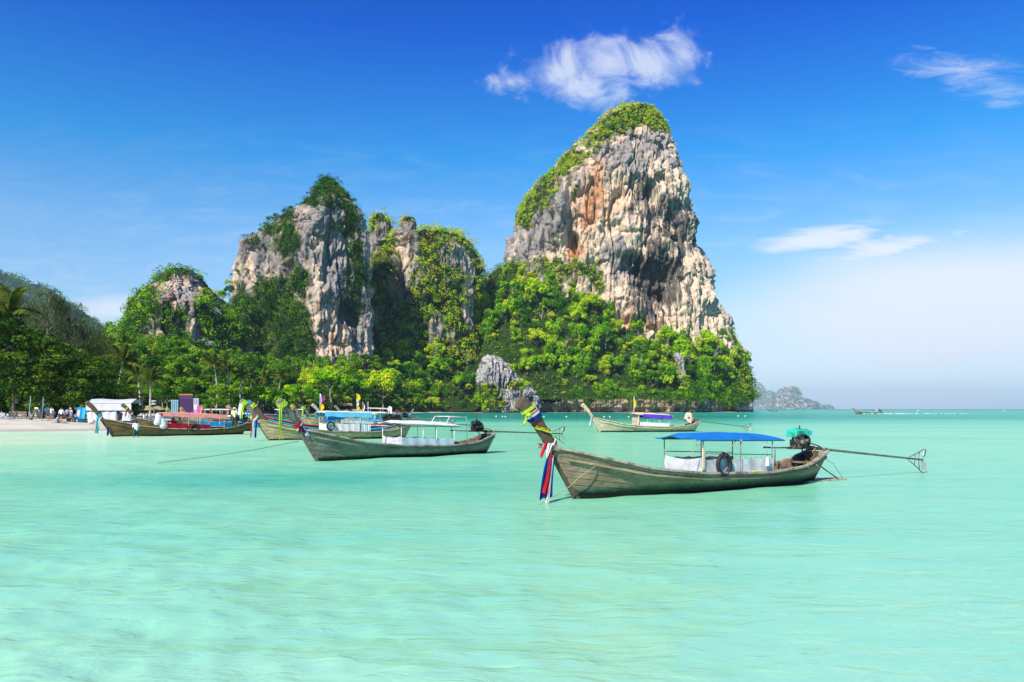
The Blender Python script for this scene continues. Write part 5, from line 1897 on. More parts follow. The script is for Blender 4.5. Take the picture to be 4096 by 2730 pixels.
# --- 2: grey green boat with white canopy
B2 = longtail('grey green long-tail boat with white canopy and pale blue side sheets, black engine', bow_at(1265, 36.8), 43.0, 1.06, WOOD2, PROWG, RAILW,
              dict(x0=3.85, x1=7.2, z=1.58, hw=.80, rise=.16, slope=-.16, top=CLOTH['white'], pipe=PIPEW, posts=[3.95, 5.2, 6.0, 7.1], front=.15, back=.25,
                   curtains=[(CLOTH['palecyan'], 3.95, 7.05, .98, (-1, 1))], frontpanel=(CLOTH['greywhite'], 1.0, 3.95)), 'black', True, 50, 7, tail=6.1, dz=-.25, slew=-.3)
b = MB()
for sd in (-1, 1):
    b.tube([(6.7, sd * .6, 1.55), (6.95, sd * .6, 1.90), (8.0, sd * .6, 1.86), (8.05, sd * .6, .5)], .02, 6)
b.tube([(6.95, -.6, 1.90), (6.95, .6, 1.90)], .02, 6); b.tube([(8.0, -.6, 1.86), (8.0, .6, 1.86)], .02, 6)
b.build('roof_rack', PIPEW, B2)
t = boat_obj('bamboo_pole', B2, 'long bamboo pole laid under the white canopy roof of the grey green boat', 'pole')
b = MB(); b.tube([(3.0, .3, 1.5), (8.2, .1, 1.36)], [.03, .02], 6); b.build('bamboo', PROWP, t)
ribbon(B2, 'lime ribbon hanging from the top of the grey prow of the grey green boat', [(2.50, 'lime', .14, 0), (2.42, 'lime', .10, .1)], [('lime', -.12, -.16, 2.45, 1.0, .11, .09)])
ribbon(B2, 'red, white and navy scarf tied round the bow of the grey green boat', [(1.62, 'red', .14, .3), (1.52, 'white', .08, .5)],
       [('blue', .20, -.16, 1.45, 1.24, .10, .55), ('white', .28, -.17, 1.40, 1.12, .10, .62), ('red', .02, -.15, 1.55, 1.3, .14, .2)], (1.5, 'blue', 0))
t = empty('rope', (0, 0, 0), 0, 'dark mooring rope sloping from the grey green boat into the water on its left', 'rope')
b = MB()
P0, P1 = at(1195, 1766, 36.2), at(590, 1852, 2.4 * F / (1855 - HZ))
b.tube([P0, P0.lerp(P1, .3) - Vector((0, 0, .10)), P0.lerp(P1, .6) - Vector((0, 0, .12)), P1 - Vector((0, 0, .06))], .011, 4)
b.build('rope_line', ROPED, t)

# --- 3: cream boat with purple canopy side
B3 = longtail('pale green long-tail boat with purple edged canopy and cloth wrapped engine', bow_at(2400, 82.2), 15.0, 1.10, WOOD3, PROWP, PROWP,
              dict(x0=3.5, x1=6.9, z=1.66, hw=.80, rise=.20, slope=-.18, top=CLOTH['cream'], pipe=PIPEW, posts=[3.6, 4.5, 5.7, 6.8], front=.2, back=.25, val=(CLOTH['purple'], 4.0, 7.0, .36),
                   curtains=[(CLOTH['white'], 3.7, 6.7, 1.0, (-1, 1))], frontpanel=(CLOTH['tan'], 1.66, 3.6)), 'cloth', tail=6.6, dz=-.75, hk=1.0)
ribbon(B3, 'faded white ribbon and rope hanging from the bow of the pale green boat', [(1.42, 'red', .06, .5)], [('white', -.2, -.16, 1.38, .62, .07, .07), ('tan', -.24, -.16, .70, .10, .07, .05)])

# --- 4: dark brown boat with red canopy
B4 = longtail('dark brown long-tail boat by the beach with sunlit red canopy and red curtain', bow_at(450, 68.9), 36.0, 1.14, WOOD4, PROWW, RAILW,
              dict(x0=3.5, x1=8.2, z=1.74, hw=.86, rise=.12, slope=-.20, top=CLOTH['pinkred'], pipe=PIPEW, posts=[3.7, 5.3, 6.9, 8.1], front=.1, back=.1, val=(CLOTH['pinkred'], 3.4, 8.3, .30),
                   curtains=[(CLOTH['darkred'], 3.6, 7.0, 1.02, (-1, 1))]), 'black', tail=5.2, dz=.25, hk=1.0)
ribbon(B4, 'turquoise, white and purple ribbons hanging from the bow of the red canopied boat', [(1.62, 'turq', .16, .4), (1.52, 'purple', .07, .5), (1.46, 'white', .07, .5)],
       [('turq', -.22, -.18, 1.45, .30, .14, .22), ('white', -.10, -.20, 1.45, .55, .10, .08), ('blue', .02, -.18, .75, .12, .12, .14)])
for i, (xx, zz, lab) in enumerate(((3.0, 1.28, 'tall white sack at the front of the red curtain, behind the other sack'), (3.35, .98, 'round white sack leaning on the red curtain'))):
    t = boat_obj('sack', B4, lab, 'sack', 'white sacks on the red canopied boat')
    b = MB()
    rows = []
    for k_ in range(11):
        q = k_ / 10
        rr = .30 * (1 - .55 * q ** 2.2) * (.55 + .45 * min(1, q * 6)) if q < .9 else (.09 if q < .95 else .14)
        rows.append([(xx + .10 * math.sin(2.3 * q + i) + rr * (1 + .10 * math.sin(3 * a_ + 2 * i + 4 * q)) * math.cos(a_), -.76 + .7 * rr * math.sin(a_), zz - .42 + .95 * q) for a_ in [6.2832 * j / 16 for j in range(17)]])
    b.sheet(rows, 0)
    b.build('sack_body', CLOTH['white'], t)
t = boat_obj('cooler_box', B4, 'turquoise cool box on the stern rail of the red canopied boat', 'box')
b = MB(); b.box((8.55, -.45, .72), (.52, .34, .26), 0, .96); b.build('box_body', CLOTH['turq'], t)
b = MB(); b.box((8.55, -.45, .88), (.56, .37, .05)); b.build('lid', CLOTH['cyan'], t)
t = boat_obj('tyre', B4, 'small black tyre hung on the red curtain', 'tyre')
b = MB(); b.tube([(5.75 + .26 * math.cos(a * math.pi / 10), -.90, .62 + .26 * math.sin(a * math.pi / 10)) for a in range(20)], .06, 8, True, (0, 1, 0)); b.build('tyre_ring', RUBBER, t)

# --- 5: cream stained boat with light blue canopy
B5 = longtail('cream stained long-tail boat with light blue canopy and white curtains', bow_at(1075, 60.7), 33.0, 1.16, WOOD5, PROWG, RAILW,
              dict(x0=3.6, x1=6.9, z=1.80, hw=.84, rise=.14, slope=-.10, top=CLOTH['white'], pipe=PIPEW, posts=[3.7, 4.7, 5.8, 6.8], front=.2, back=.2, val=(CLOTH['lightblue'], 3.5, 6.9, .34),
                   curtains=[(CLOTH['white'], 3.7, 6.0, 1.12, (-1, 1)), (CLOTH['palecyan'], 6.1, 6.8, 1.1, (-1, 1))], frontpanel=(CLOTH['white'], 1.12, 3.7)), 'black', tail=6.6, dz=-.3)
b = MB()
b.sheet([[(3.5 + 2.0 * i / 8, -.80, 1.52), (3.5 + 2.0 * i / 8, -.82, 1.52 - .36 * (1 - i / 8))] for i in range(9)], .012)
b.build('inner_sheet', CLOTH['midblue'], B5)
ribbon(B5, 'lime ribbon over the top of the brown prow of the light blue canopied boat', [(2.50, 'lime', .15, 0), (2.40, 'lime', .10, .1)], [('lime', -.16, -.16, 2.40, 1.45, .12, .13)])
ribbon(B5, 'red, white and navy ribbon hanging from the bow of the light blue canopied boat', [(1.52, 'white', .13, .4), (1.62, 'red', .06, .4)],
       [('red', -.30, -.17, 1.40, .22, .09, .08), ('white', -.22, -.19, 1.42, .26, .10, .09), ('blue', -.10, -.17, 1.35, .20, .10, .12)])
t = boat_obj('tyre', B5, 'black tyre hung on the white curtain of the light blue canopied boat', 'tyre')
b = MB(); b.tube([(3.9 + .27 * math.cos(a * math.pi / 10), -.90, .92 + .27 * math.sin(a * math.pi / 10)) for a in range(20)], .05, 8, True, (0, 1, 0)); b.build('tyre_ring', RUBBER, t)

# --- boats moored behind
def back_boat(label, px, Y, head, sc, hull, prow, rail, top=None, curt=None, engine='black', rib=None, z=1.7, hk=1.0, bend=0.0, x0=3.3, x1=7.2, wz=0.0, tail=6.2, pipe=PIPEW):
    c = None
    if top is not None:
        c = dict(x0=x0, x1=x1, z=z, hw=.82, rise=.14, slope=-.12, top=CLOTH[top], pipe=pipe, posts=[x0 + .1, (x0 + x1) / 2, x1 - .1], front=.15, back=.2,
                 curtains=[(CLOTH[curt], x0 + .1, x1 - .3, 1.0, (-1, 1))] if curt else [])
    r = longtail(label, bow_at(px, Y, wz), head, sc, hull, prow, rail, c, engine, False, 30, 5, hk=hk, bend=bend, tail=tail, dz=-.2)
    if rib:
        lab, colr, zb = rib
        ribbon(r, lab, [(1.42 + 1.1 * hk, colr, .15, 0), (1.42 + .97 * hk, colr, .10, .1)], [(colr, -.14, -.17, 1.42 + 1.0 * hk, zb, .12, .10)], None, hk, bend)
    return r


B6 = back_boat('dark red brown long-tail boat with bright blue rails behind the light blue canopied boat', 1098, 68, 30, 1.1, WOOD6, PROWW, CLOTH['cyan'], None, None, 'black', ('lime ribbon with a pointed end on the dark prow of the red brown boat', 'lime', 1.35))
B7 = back_boat('long-tail boat whose tall prow carries a bright blue ribbon', 1082, 78, 24, 1.22, WOOD6, PROWW, CLOTH['red'], None, None, None, ('bright blue ribbon on the tallest brown prow among the moored boats', 'cyan', 1.35))
B8 = back_boat('brown long-tail boat with yellow ribboned prow and white canopy', 1232, 90, 34, 1.10, WOOD5, PROWG, RAILW, 'white', None, 'black', ('pale yellow ribbon on the prow left of the bare grey prow', 'yellow', 1.5), 1.75)
B9 = back_boat('long-tail boat with lime ribbon between the yellow ribboned and bare prows', 1266, 97, 34, 1.03, WOOD5, PROWG, RAILW, 'white', 'palecyan', 'black', ('lime ribbon on the short prow between two other prows', 'lime', 1.5), 1.75)
B10 = back_boat('grey long-tail boat with bare pale prow and white canopy', 1312, 101, 30, 1.14, WOOD2, PROWP, RAILW, 'white', 'lightblue', 'black', None, 1.7, x0=2.6, x1=7.6)
B16 = back_boat('long-tail boat with high cream roof on white posts', 1390, 124, 20, 1.1, WOOD5, PROWG, RAILW, 'cream', 'midblue', None, None, 2.25, x0=3.0, x1=6.0)
B11 = back_boat('brown long-tail boat with blue curtain moored behind the red canopied boat', 572, 82, 30, 1.10, WOOD4, PROWW, RAILW, 'white', 'midblue', 'black', None, 1.5, x0=4.8, x1=8.6)
ribbon(B11, 'lime, red and white ribbons on the brown prow behind the red canopied boat', [(2.25, 'lime', .10, .2), (1.9, 'red', .10, .2), (1.75, 'white', .08, .2)], [('white', -.2, -.17, 1.8, 1.2, .12, .10), ('red', -.24, -.16, 1.95, 1.5, .10, .12)])
B12 = back_boat('small beached long-tail boat with green ribbon left of the stage', 716, 116, 24, .98, WOOD2, PROWG, RAILW, None, None, None, ('green ribbon on the prow left of the stage', 'lime', 1.7))
B13 = back_boat('small beached long-tail boat with yellow ribbon in front of the stage', 772, 119, 26, 1.0, WOOD5, PROWG, RAILW, None, None, None, ('yellow ribbon on the prow in front of the stage', 'yellow', 1.0))
B14 = back_boat('beached long-tail boat with lime ribbon under the white speedboat', 852, 122, 26, .98, WOOD2, PROWG, RAILW, 'white', None, None, ('lime ribbon on the prow under the white speedboat', 'lime', 1.4))
B15 = back_boat('blue sided long-tail boat with pink ribbon beside the man with the hat', 972, 102, 22, 1.08, simple('blue_painted_hull', (0.03, 0.30, 0.55), 0.5, 0.3, 0, 0.15, 3, 0.2), PROWG, CLOTH['red'], None, None, None, ('pink ribbon on the prow left of the man with the hat', 'pink', 1.2))
BF = back_boat('brown long-tail boat speeding across open water far out on the right', 3425, 400, 6, 1.35, WOOD1, PROWW, RAILW, 'midblue', None, 'black', ('white ribbon on the prow of the far speeding boat', 'white', 2.0), 1.3)
BT = back_boat('tiny dark long-tail boat at the foot of the far islands', 3075, 880, 6, 1.0, WOOD4, PROWW, RAILD, 'blue', None, 'black', None, 1.7)
BD = back_boat('small white and red long-tail boat in front of the bright shore trees', 1640, 330, 200, .95, simple('white_painted_hull', (0.72, 0.70, 0.64), 0.5, 0.3, 0, 0.1, 3, 0.2), PROWP, CLOTH['red'], 'red', None, None, ('turquoise ribbon on the prow of the small white and red boat', 'turq', 1.6), 1.6)
FOAM = simple('white_foam', (0.86, 0.90, 0.88), 0.9, 0.1, 0, 0.05, 3)
b = MB()
for i in range(40):
    q = i / 40
    b.ball((12 + 34 * q + random.uniform(-.8, .8), random.uniform(-1, 1) * (.6 + 1.6 * q), .03), random.uniform(.2, .6) * (1 - .7 * q), 7, (2.2, 1, .25), 4)
for i in range(16):
    b.ball((random.uniform(1.5, 9), -1.05 + random.uniform(-.2, .2), .04), random.uniform(.15, .35), 7, (2, 1, .35), 4)
o = b.build('wake_foam', FOAM)
o.location = BF.location; o.rotation_euler = BF.rotation_euler; o.scale = BF.scale
tag(o, 'white wake behind the far speeding boat', 'foam', None, 'stuff')


# --- speedboats
def speedboat(label, px, Y, head, hullc, stripes, L=8.6, z0=0.0):
    r = empty('speedboat', bow_at(px, Y, z0), R(head), label, 'speedboat', 'white speedboats', 1.0)
    sz = scurve([0, .25, .6, 1], [1.25, 1.12, .95, .85])
    sb_ = scurve([0, .08, .2, .4, .7, 1], [.05, .45, .85, 1.18, 1.28, 1.2])

    def hp(s, w, sd, off=0):
        p = float(np.interp(s, [0, .3, 1], [1.0, .55, .35]))
        xs, xb = -.9 + s * (L + .9), .3 + s * (L - .3)
        zb = -.25 + .15 * s
        return Vector((xb + (xs - xb) * w, sd * (float(sb_(s)) * w ** p + off), zb + (float(sz(s)) - zb) * w))
    S_ = [i / 30 for i in range(31)]
    b = MB()
    for sd in (-1, 1):
        rows = [[hp(s, w, sd) for s in S_] for w in [k / 8 for k in range(9)]]
        b.sheet(rows[::-1] if sd > 0 else rows, .04)
    b.sheet([[hp(s, .97, -1), hp(s, .97, 1)] for s in S_], .04)
    b.sheet([[hp(1, k / 8, -1), hp(1, k / 8, 1)] for k in range(9)], .04)
    b.build('hull', hullc, r)
    for (w0, w1, m, a, e) in stripes:
        for sd in (-1, 1):
            b = MB()
            rows = [[hp(s, w, sd, .03) for s in S_[int(a * 30):int(e * 30) + 1]] for w in (w0, (w0 + w1) / 2, w1)]
            b.sheet(rows[::-1] if sd > 0 else rows, .015)
            b.build('stripe', m, r)
    zt = float(sz(.5)) + 1.25
    b = MB()
    b.sheet([[(1.6 + 6.4 * i / 14, 1.15 * (2 * j / 6 - 1), zt + .16 * (1 - (2 * j / 6 - 1) ** 2) - .12 * (i / 14 - .4) ** 2 - .35 * max(0, .15 - i / 14)) for j in range(7)] for i in range(15)], .07)
    b.build('roof', CLOTH['white'], r)
    for x in (2.2, 3.6, 5.0, 6.4, 7.8):
        for sd in (-1, 1):
            b = MB(); b.tube([(x + .25, sd * 1.1, float(sz(x / L)) - .05), (x, sd * 1.08, zt - .02)], .03, 6); b.build('roof_post', PIPEW, r)
    b = MB()
    for sd in (-1, 1):
        b.sheet([[(2.3 + 5.4 * i / 10, sd * 1.13, float(sz(.5)) + .05), (2.5 + 5.4 * i / 10, sd * 1.12, float(sz(.5)) + .25 + .35 * i / 10)] for i in range(11)], .015)
    b.build('side_screen', BLACK, r)
    b = MB()
    b.sheet([[(1.5 + .15 * math.cos(j), 1.0 * (2 * j / 8 - 1), float(sz(.2)) - .02), (2.1, .95 * (2 * j / 8 - 1), float(sz(.2)) + .62)] for j in range(9)], .02)
    b.build('windscreen', simple('dark_glass', (0.03, 0.05, 0.07), 0.08, 0.6), r)
    for y in (-.45, .45):
        b = MB()
        b.box((L + .25, y, .85), (.45, .38, .55), 0, .8); b.box((L + .25, y, .25), (.16, .14, .8)); b.build('outboard_motor', BLACK, r)
    return r


GRP = simple('white_gelcoat', (0.80, 0.81, 0.82), 0.25, 0.5, 0, 0.04, 2)
speedboat('white speedboat with blue stripe and long white roof in front of the stage', 762, 146, 22, GRP, [(.52, .66, simple('blue_stripe', (0.03, 0.12, 0.5), 0.4, 0.4), .05, 1), (.90, .985, BLACK, .3, 1), (.70, .84, CLOTH['yellow'], .02, .12)])
speedboat('red, yellow and blue speedboat left of the long row of moored prows', 1072, 186, 24, GRP, [(.35, .60, CLOTH['turq'], .0, 1), (.60, .80, CLOTH['red'], .0, .30), (.60, .85, CLOTH['yellow'], .32, .6), (.82, .97, CLOTH['blue'], .0, .5)])
# ------------------------------------------------------------------ flags, banners, buoys
def flag(label, px, Y, y_top, y_bot, cloths, polem):
    p0, p1 = at(px, y_bot, Y), at(px, y_top, Y)
    t = empty('flag_pole', p0, 0, label, 'flag', 'flags on the moored boats')
    h = p1.z - p0.z
    b = MB(); b.tube([(0, 0, -.4), (0, 0, h)], [.035, .025], 6); b.build('pole', polem, t)
    for zt, zb, wd, cols in cloths:
        wd *= .75
        f = None
        n = len(cols)
        for i, cname in enumerate(cols):
            b = MB()
            rows = []
            for k in range(7):
                q = k / 6
                row = []
                for j in range(5):
                    u = (i + j / 4) / n
                    row.append((wd * u * (.25 + .75 * math.sin(math.pi * (.15 + .75 * q))) * .8, -.06 * math.sin(7 * u + 4 * q), h * (zt + (zb - zt) * q) - .25 * u * wd))
                rows.append(row)
            b.sheet(rows, .012)
            b.build('flag_cloth', CLOTH[cname], t)
    return t


flag('striped red, white and blue flag above a yellow flag on the light blue canopied boat', 1280, 66, 1575, 1668, [(1.0, .60, .75, ['white', 'blue', 'red']), (.62, .28, .6, ['yellow'])], simple('blue_pole', (0.03, 0.35, 0.55), 0.5, 0.3))
flag('yellow flag over a crumpled blue flag on a pole behind the light blue canopy', 1428, 88, 1575, 1664, [(1.0, .66, .65, ['yellow']), (.70, .45, .7, ['white', 'blue']), (.5, .2, .5, ['yellow'])], PIPEW)
flag('small striped flag and yellow pennant on a thin pole right of the tallest flags', 1451, 92, 1607, 1672, [(.9, .45, .6, ['red', 'white', 'blue']), (.5, .0, .45, ['yellow'])], PROWP)
flag('bare pale pole right of the small striped flag', 1472, 98, 1608, 1668, [], PIPEW)
flag('yellow and white flag on a pole at the front of the purple edged canopy', 2536, 84.5, 1588, 1652, [(1.0, .82, .35, ['white', 'blue']), (.8, .3, .38, ['yellow'])], PIPEW)
flag('small pale blue pennant on the dark engine behind the white canopy', 1568, 104, 1630, 1668, [(1.0, .25, -1.0, ['palecyan'])], STEEL)
t = empty('feather_banner', at(962, 1662, 112), 0, 'white pointed feather banner standing right of the man with the hat', 'banner')
b = MB(); b.sheet([[(-.35 * math.sin(math.pi * (.1 + .55 * (1 - q))), 0, 1.75 * q), (.35 * math.sin(math.pi * (.1 + .55 * (1 - q))), .02, 1.75 * q)] for q in [i / 10 for i in range(11)]], .02); b.build('banner_cloth', CLOTH['palecyan'], t)
b = MB(); b.tube([(.0, .03, -.7), (.0, .03, 1.8)], .02, 5); b.build('pole', PIPEW, t)

BUOY = simple('white_float', (0.80, 0.77, 0.68), 0.5, 0.3, 0, 0.1, 4)
for i, (px, Y) in enumerate(((1985, 248), (2010, 245), (2022, 243), (2176, 240), (2266, 238), (2417, 236), (2440, 236), (2515, 232), (2953, 260), (2981, 258), (4018, 1100), (3673, 1000))):
    k = .19 if Y < 500 else .7
    t = empty('buoy', bow_at(px, Y, 0), 0, 'small white float of the line on the water before the shore' if i < 8 else ('small white float right of the purple canopied boat' if i < 10 else 'tiny white float near the horizon on the right'), 'buoy', 'white floats on the water')
    b = MB(); b.ball((0, 0, k * .5), k, 8, (1.4, 1, .9), 6); b.build('float', BUOY, t)
    b = MB(); b.lathe([(k * .2, k * 1.2), (k * .2, k * 1.7)], 6); b.build('eye', BUOY, t)

# ------------------------------------------------------------------ people
SKIN = simple('brown_skin', (0.24, 0.12, 0.07), 0.6, 0.3, 0, 0.08, 8)
SKINL = simple('tanned_skin', (0.44, 0.25, 0.17), 0.6, 0.3, 0, 0.08, 8)
HAIR = simple('black_hair', (0.012, 0.010, 0.009), 0.6, 0.3, 0, 0.2, 12)
HAIRB = simple('brown_hair', (0.09, 0.05, 0.025), 0.6, 0.3, 0, 0.2, 12)


def fcloth(name, c):
    return simple(name, c, 0.85, 0.1, 0, 0.12, 6)


STAND = dict(pelvis=(0, 0, .93), chest=(0, -.01, 1.26), neck=(0, 0, 1.46), head=(0, .02, 1.60), shl=(-.19, 0, 1.40), shr=(.19, 0, 1.40), ell=(-.25, -.01, 1.12), elr=(.25, -.01, 1.12),
             wrl=(-.26, .08, .88), wrr=(.26, .08, .88), hpl=(-.10, 0, .90), hpr=(.10, 0, .90), knl=(-.11, .03, .49), knr=(.11, .03, .49), anl=(-.11, -.02, .08), anr=(.11, -.02, .08), tol=(-.12, .15, .03), tor=(.12, .15, .03))
WALK = dict(STAND, knl=(-.10, .18, .52), anl=(-.10, .22, .10), tol=(-.11, .38, .05), knr=(.10, .02, .48), anr=(.10, -.28, .12), tor=(.11, -.14, .03), ell=(-.25, -.14, 1.14), wrl=(-.25, -.10, .90), elr=(.25, .10, 1.14), wrr=(.24, .24, .95))
SIT = dict(pelvis=(0, 0, .10), chest=(0, -.02, .46), neck=(0, 0, .66), head=(0, .04, .80), shl=(-.19, 0, .60), shr=(.19, 0, .60), ell=(-.24, .12, .36), elr=(.24, .12, .36), wrl=(-.14, .34, .34), wrr=(.14, .34, .34),
           hpl=(-.1, 0, .11), hpr=(.1, 0, .11), knl=(-.16, .38, .36), knr=(.16, .38, .36), anl=(-.12, .50, .06), anr=(.12, .50, .06), tol=(-.12, .66, .03), tor=(.12, .66, .03))
LEGSOUT = dict(SIT, knl=(-.10, .44, .16), knr=(.10, .44, .12), anl=(-.09, .86, .07), anr=(.09, .86, .06), tol=(-.09, .90, .18), tor=(.09, .90, .17), ell=(-.26, .02, .42), wrl=(-.10, .12, .72), elr=(.26, -.16, .32), wrr=(.26, -.30, .05))
CHAIR = dict(SIT, **{k: (v[0], v[1], v[2] + .36) for k, v in SIT.items()})
CHAIR.update(knl=(-.13, .44, .48), knr=(.13, .44, .48), anl=(-.12, .46, .08), anr=(.12, .46, .08), tol=(-.12, .62, .03), tor=(.12, .62, .03))


def remeshed(b, voxel, mat, smooth_iters=2):
    me = b.mesh('tmp', mat)
    o = bpy.data.objects.new('tmp', me)
    COL.objects.link(o)
    md = o.modifiers.new('r', 'REMESH'); md.mode = 'VOXEL'; md.voxel_size = voxel; md.use_smooth_shade = True
    ms = o.modifiers.new('s', 'SMOOTH'); ms.iterations = smooth_iters; ms.factor = .5
    dg = bpy.context.evaluated_depsgraph_get()
    me2 = bpy.data.meshes.new_from_object(o.evaluated_get(dg))
    bpy.data.objects.remove(o)
    bpy.data.meshes.remove(me)
    return me2


def limb(b, a, c, r0, r1, k=8):
    a, c = Vector(a), Vector(c)
    b.tube([a, a.lerp(c, .33), a.lerp(c, .66), c], [r0, r0 + (r1 - r0) * .2, r0 + (r1 - r0) * .7, r1], k)
    b.ball(a, r0 * 1.0, 8, rings=5); b.ball(c, r1 * 1.0, 8, rings=5)


def person(label, loc, rz, pose, shirt, shorts, skin=SKIN, hair=HAIR, hat=None, sleeve=.55, leg=.75, hgt=1.0, longhair=False, group='people'):
    P = {k: Vector(v) for k, v in pose.items()}
    t = empty('person', loc, rz, label, 'person', group, hgt)
    b = MB()
    limb(b, P['pelvis'], P['chest'], .125, .15); limb(b, P['chest'], P['neck'] - Vector((0, 0, .08)), .15, .10)
    limb(b, P['hpl'], P['hpr'], .105, .105); limb(b, P['shl'], P['shr'], .07, .07)
    limb(b, P['neck'] - Vector((0, 0, .06)), P['head'] - Vector((0, 0, .04)), .055, .055)
    hd = P['head']
    b.ball(hd, .108, 12, (.80, .95, 1.12), 8)
    b.ball(hd + Vector((0, .035, -.06)), .07, 10, (.85, .9, .85), 6)
    b.ball(hd + Vector((0, .115, -.015)), .022, 6, (.8, 1, 1.3), 4)
    for sd in (-1, 1):
        b.ball(hd + Vector((sd * .088, 0, -.01)), .028, 6, (.5, .8, 1.2), 4)
    for s_ in 'lr':
        limb(b, P['sh' + s_], P['el' + s_], .055, .042); limb(b, P['el' + s_], P['wr' + s_], .042, .030)
        limb(b, P['hp' + s_], P['kn' + s_], .095, .062); limb(b, P['kn' + s_], P['an' + s_], .060, .040)
        limb(b, P['an' + s_] + Vector((0, -.02, -.03)), P['to' + s_], .042, .032)
        d = (P['wr' + s_] - P['el' + s_]).normalized()
        limb(b, P['wr' + s_], P['wr' + s_] + d * .085, .030, .036)
    me = remeshed(b, .030, skin)
    f = MB()
    for s_ in 'lr':
        d = (P['wr' + s_] - P['el' + s_]).normalized()
        sx = d.cross(Vector((0, 1, 0.2))).normalized()
        fw = d.cross(sx)
        base = P['wr' + s_] + d * .10
        for i, ln in enumerate((.066, .076, .07, .055)):
            p = base + sx * (.021 * (i - 1.5))
            f.tube([p - d * .03, p + d * ln * .5 + fw * .008, p + d * ln + fw * .03], [.0095, .009, .007], 5)
        p = P['wr' + s_] + d * .045 + sx * (.03 if s_ == 'l' else -.03)
        f.tube([p, p + d * .03 + sx * (.03 if s_ == 'l' else -.03), p + d * .065 + sx * (.032 if s_ == 'l' else -.032) + fw * .012], [.012, .011, .008], 5)
    bm = bmesh.new(); bm.from_mesh(me)
    fm = f.mesh('f', skin)
    bm.from_mesh(fm); bm.to_mesh(me); bm.free(); bpy.data.meshes.remove(fm)
    me.name = 'body'
    link(bpy.data.objects.new('body', me), t)
    for sd in (-1, 1):
        e = MB(); e.ball(hd + Vector((sd * .034, .098, .012)), .012, 6, rings=4); e.build('eye', BLACK, t)
    if shirt:
        b = MB()
        limb(b, P['pelvis'] + (P['chest'] - P['pelvis']) * .05, P['chest'], .158, .176); limb(b, P['chest'], P['neck'] - Vector((0, 0, .10)), .172, .105); limb(b, P['shl'], P['shr'], .083, .083)
        if sleeve > 0:
            for s_ in 'lr':
                limb(b, P['sh' + s_], P['sh' + s_].lerp(P['el' + s_], min(1, sleeve)), .080, .075)
                if sleeve > 1: limb(b, P['el' + s_], P['el' + s_].lerp(P['wr' + s_], sleeve - 1), .062, .05)
        link(bpy.data.objects.new('shirt', remeshed(b, .036, shirt, 3)), t)
    if shorts:
        b = MB()
        limb(b, P['hpl'] + Vector((.01, 0, .03)), P['hpr'] + Vector((-.01, 0, .03)), .135, .135)
        for s_ in 'lr':
            q = min(1, leg)
            limb(b, P['hp' + s_], P['hp' + s_].lerp(P['kn' + s_], q), .120, .105)
            if leg > 1: limb(b, P['kn' + s_], P['kn' + s_].lerp(P['an' + s_], leg - 1), .088, .075)
        link(bpy.data.objects.new('shorts' if leg < 1.3 else 'trousers', remeshed(b, .036, shorts, 3)), t)
    b = MB()
    b.ball(hd + Vector((0, -.018, .028)), .112, 12, (.86, .98, 1.06), 8)
    if longhair: b.ball(hd + Vector((0, -.07, -.10)), .085, 10, (.95, .6, 1.6), 6)
    hm = b.build('hair', hair, t)
    if hat:
        b = MB()
        if hat[0] == 'cap':
            b.ball(hd + Vector((0, 0, .05)), .122, 12, (.9, 1, .85), 7); b.box((hd.x, hd.y + .13, hd.z + .05), (.14, .13, .015))
        else:
            b.lathe([(.20, .05), (.19, .06), (.12, .075), (.105, .17), (.05, .185)], 16, (hd.x, hd.y, hd.z))
        b.build('hat', hat[1], t)
    return t


W = fcloth('white_shirt', (0.82, 0.82, 0.80))
person('man in white T-shirt and dark teal shorts wading beside the red canopied boat', bow_at(545, 67.2, -.36), R(60), dict(WALK, head=(0, .05, 1.59), ell=(-.24, .10, 1.13), wrl=(-.22, .20, .92)), W, fcloth('teal_shorts', (0.02, 0.09, 0.09)), SKIN, HAIR, None, .75, .85, 1.06)
person('man in pale yellow shirt and hat standing on the stern of the red canopied boat', at(938, 1709, 74.5), R(20), STAND, fcloth('pale_yellow_shirt', (0.80, 0.74, 0.36)), fcloth('dark_trousers', (0.05, 0.055, 0.035)), SKIN, HAIR, ('hat', fcloth('grey_hat', (0.45, 0.47, 0.42))), .8, 1.9, 1.04)
x, y, z = bow_at(578, 100); person('man in white shirt and rolled up shorts walking on the sand behind the boats', (x, y, gz(x, y)), R(75), WALK, fcloth('cream_shirt', (0.70, 0.68, 0.62)), fcloth('tan_shorts', (0.50, 0.30, 0.18)), SKINL, HAIR, None, .9, .6, 1.04)
x, y, z = bow_at(232, 96.5); person('sunbather in pale blue shirt sitting on a towel at the top of the beach', (x, y, gz(x, y) + .03), R(-78), LEGSOUT, fcloth('pale_blue_shirt', (0.40, 0.55, 0.72)), fcloth('brown_shorts', (0.12, 0.08, 0.05)), SKINL, HAIRB, None, .9, .6)
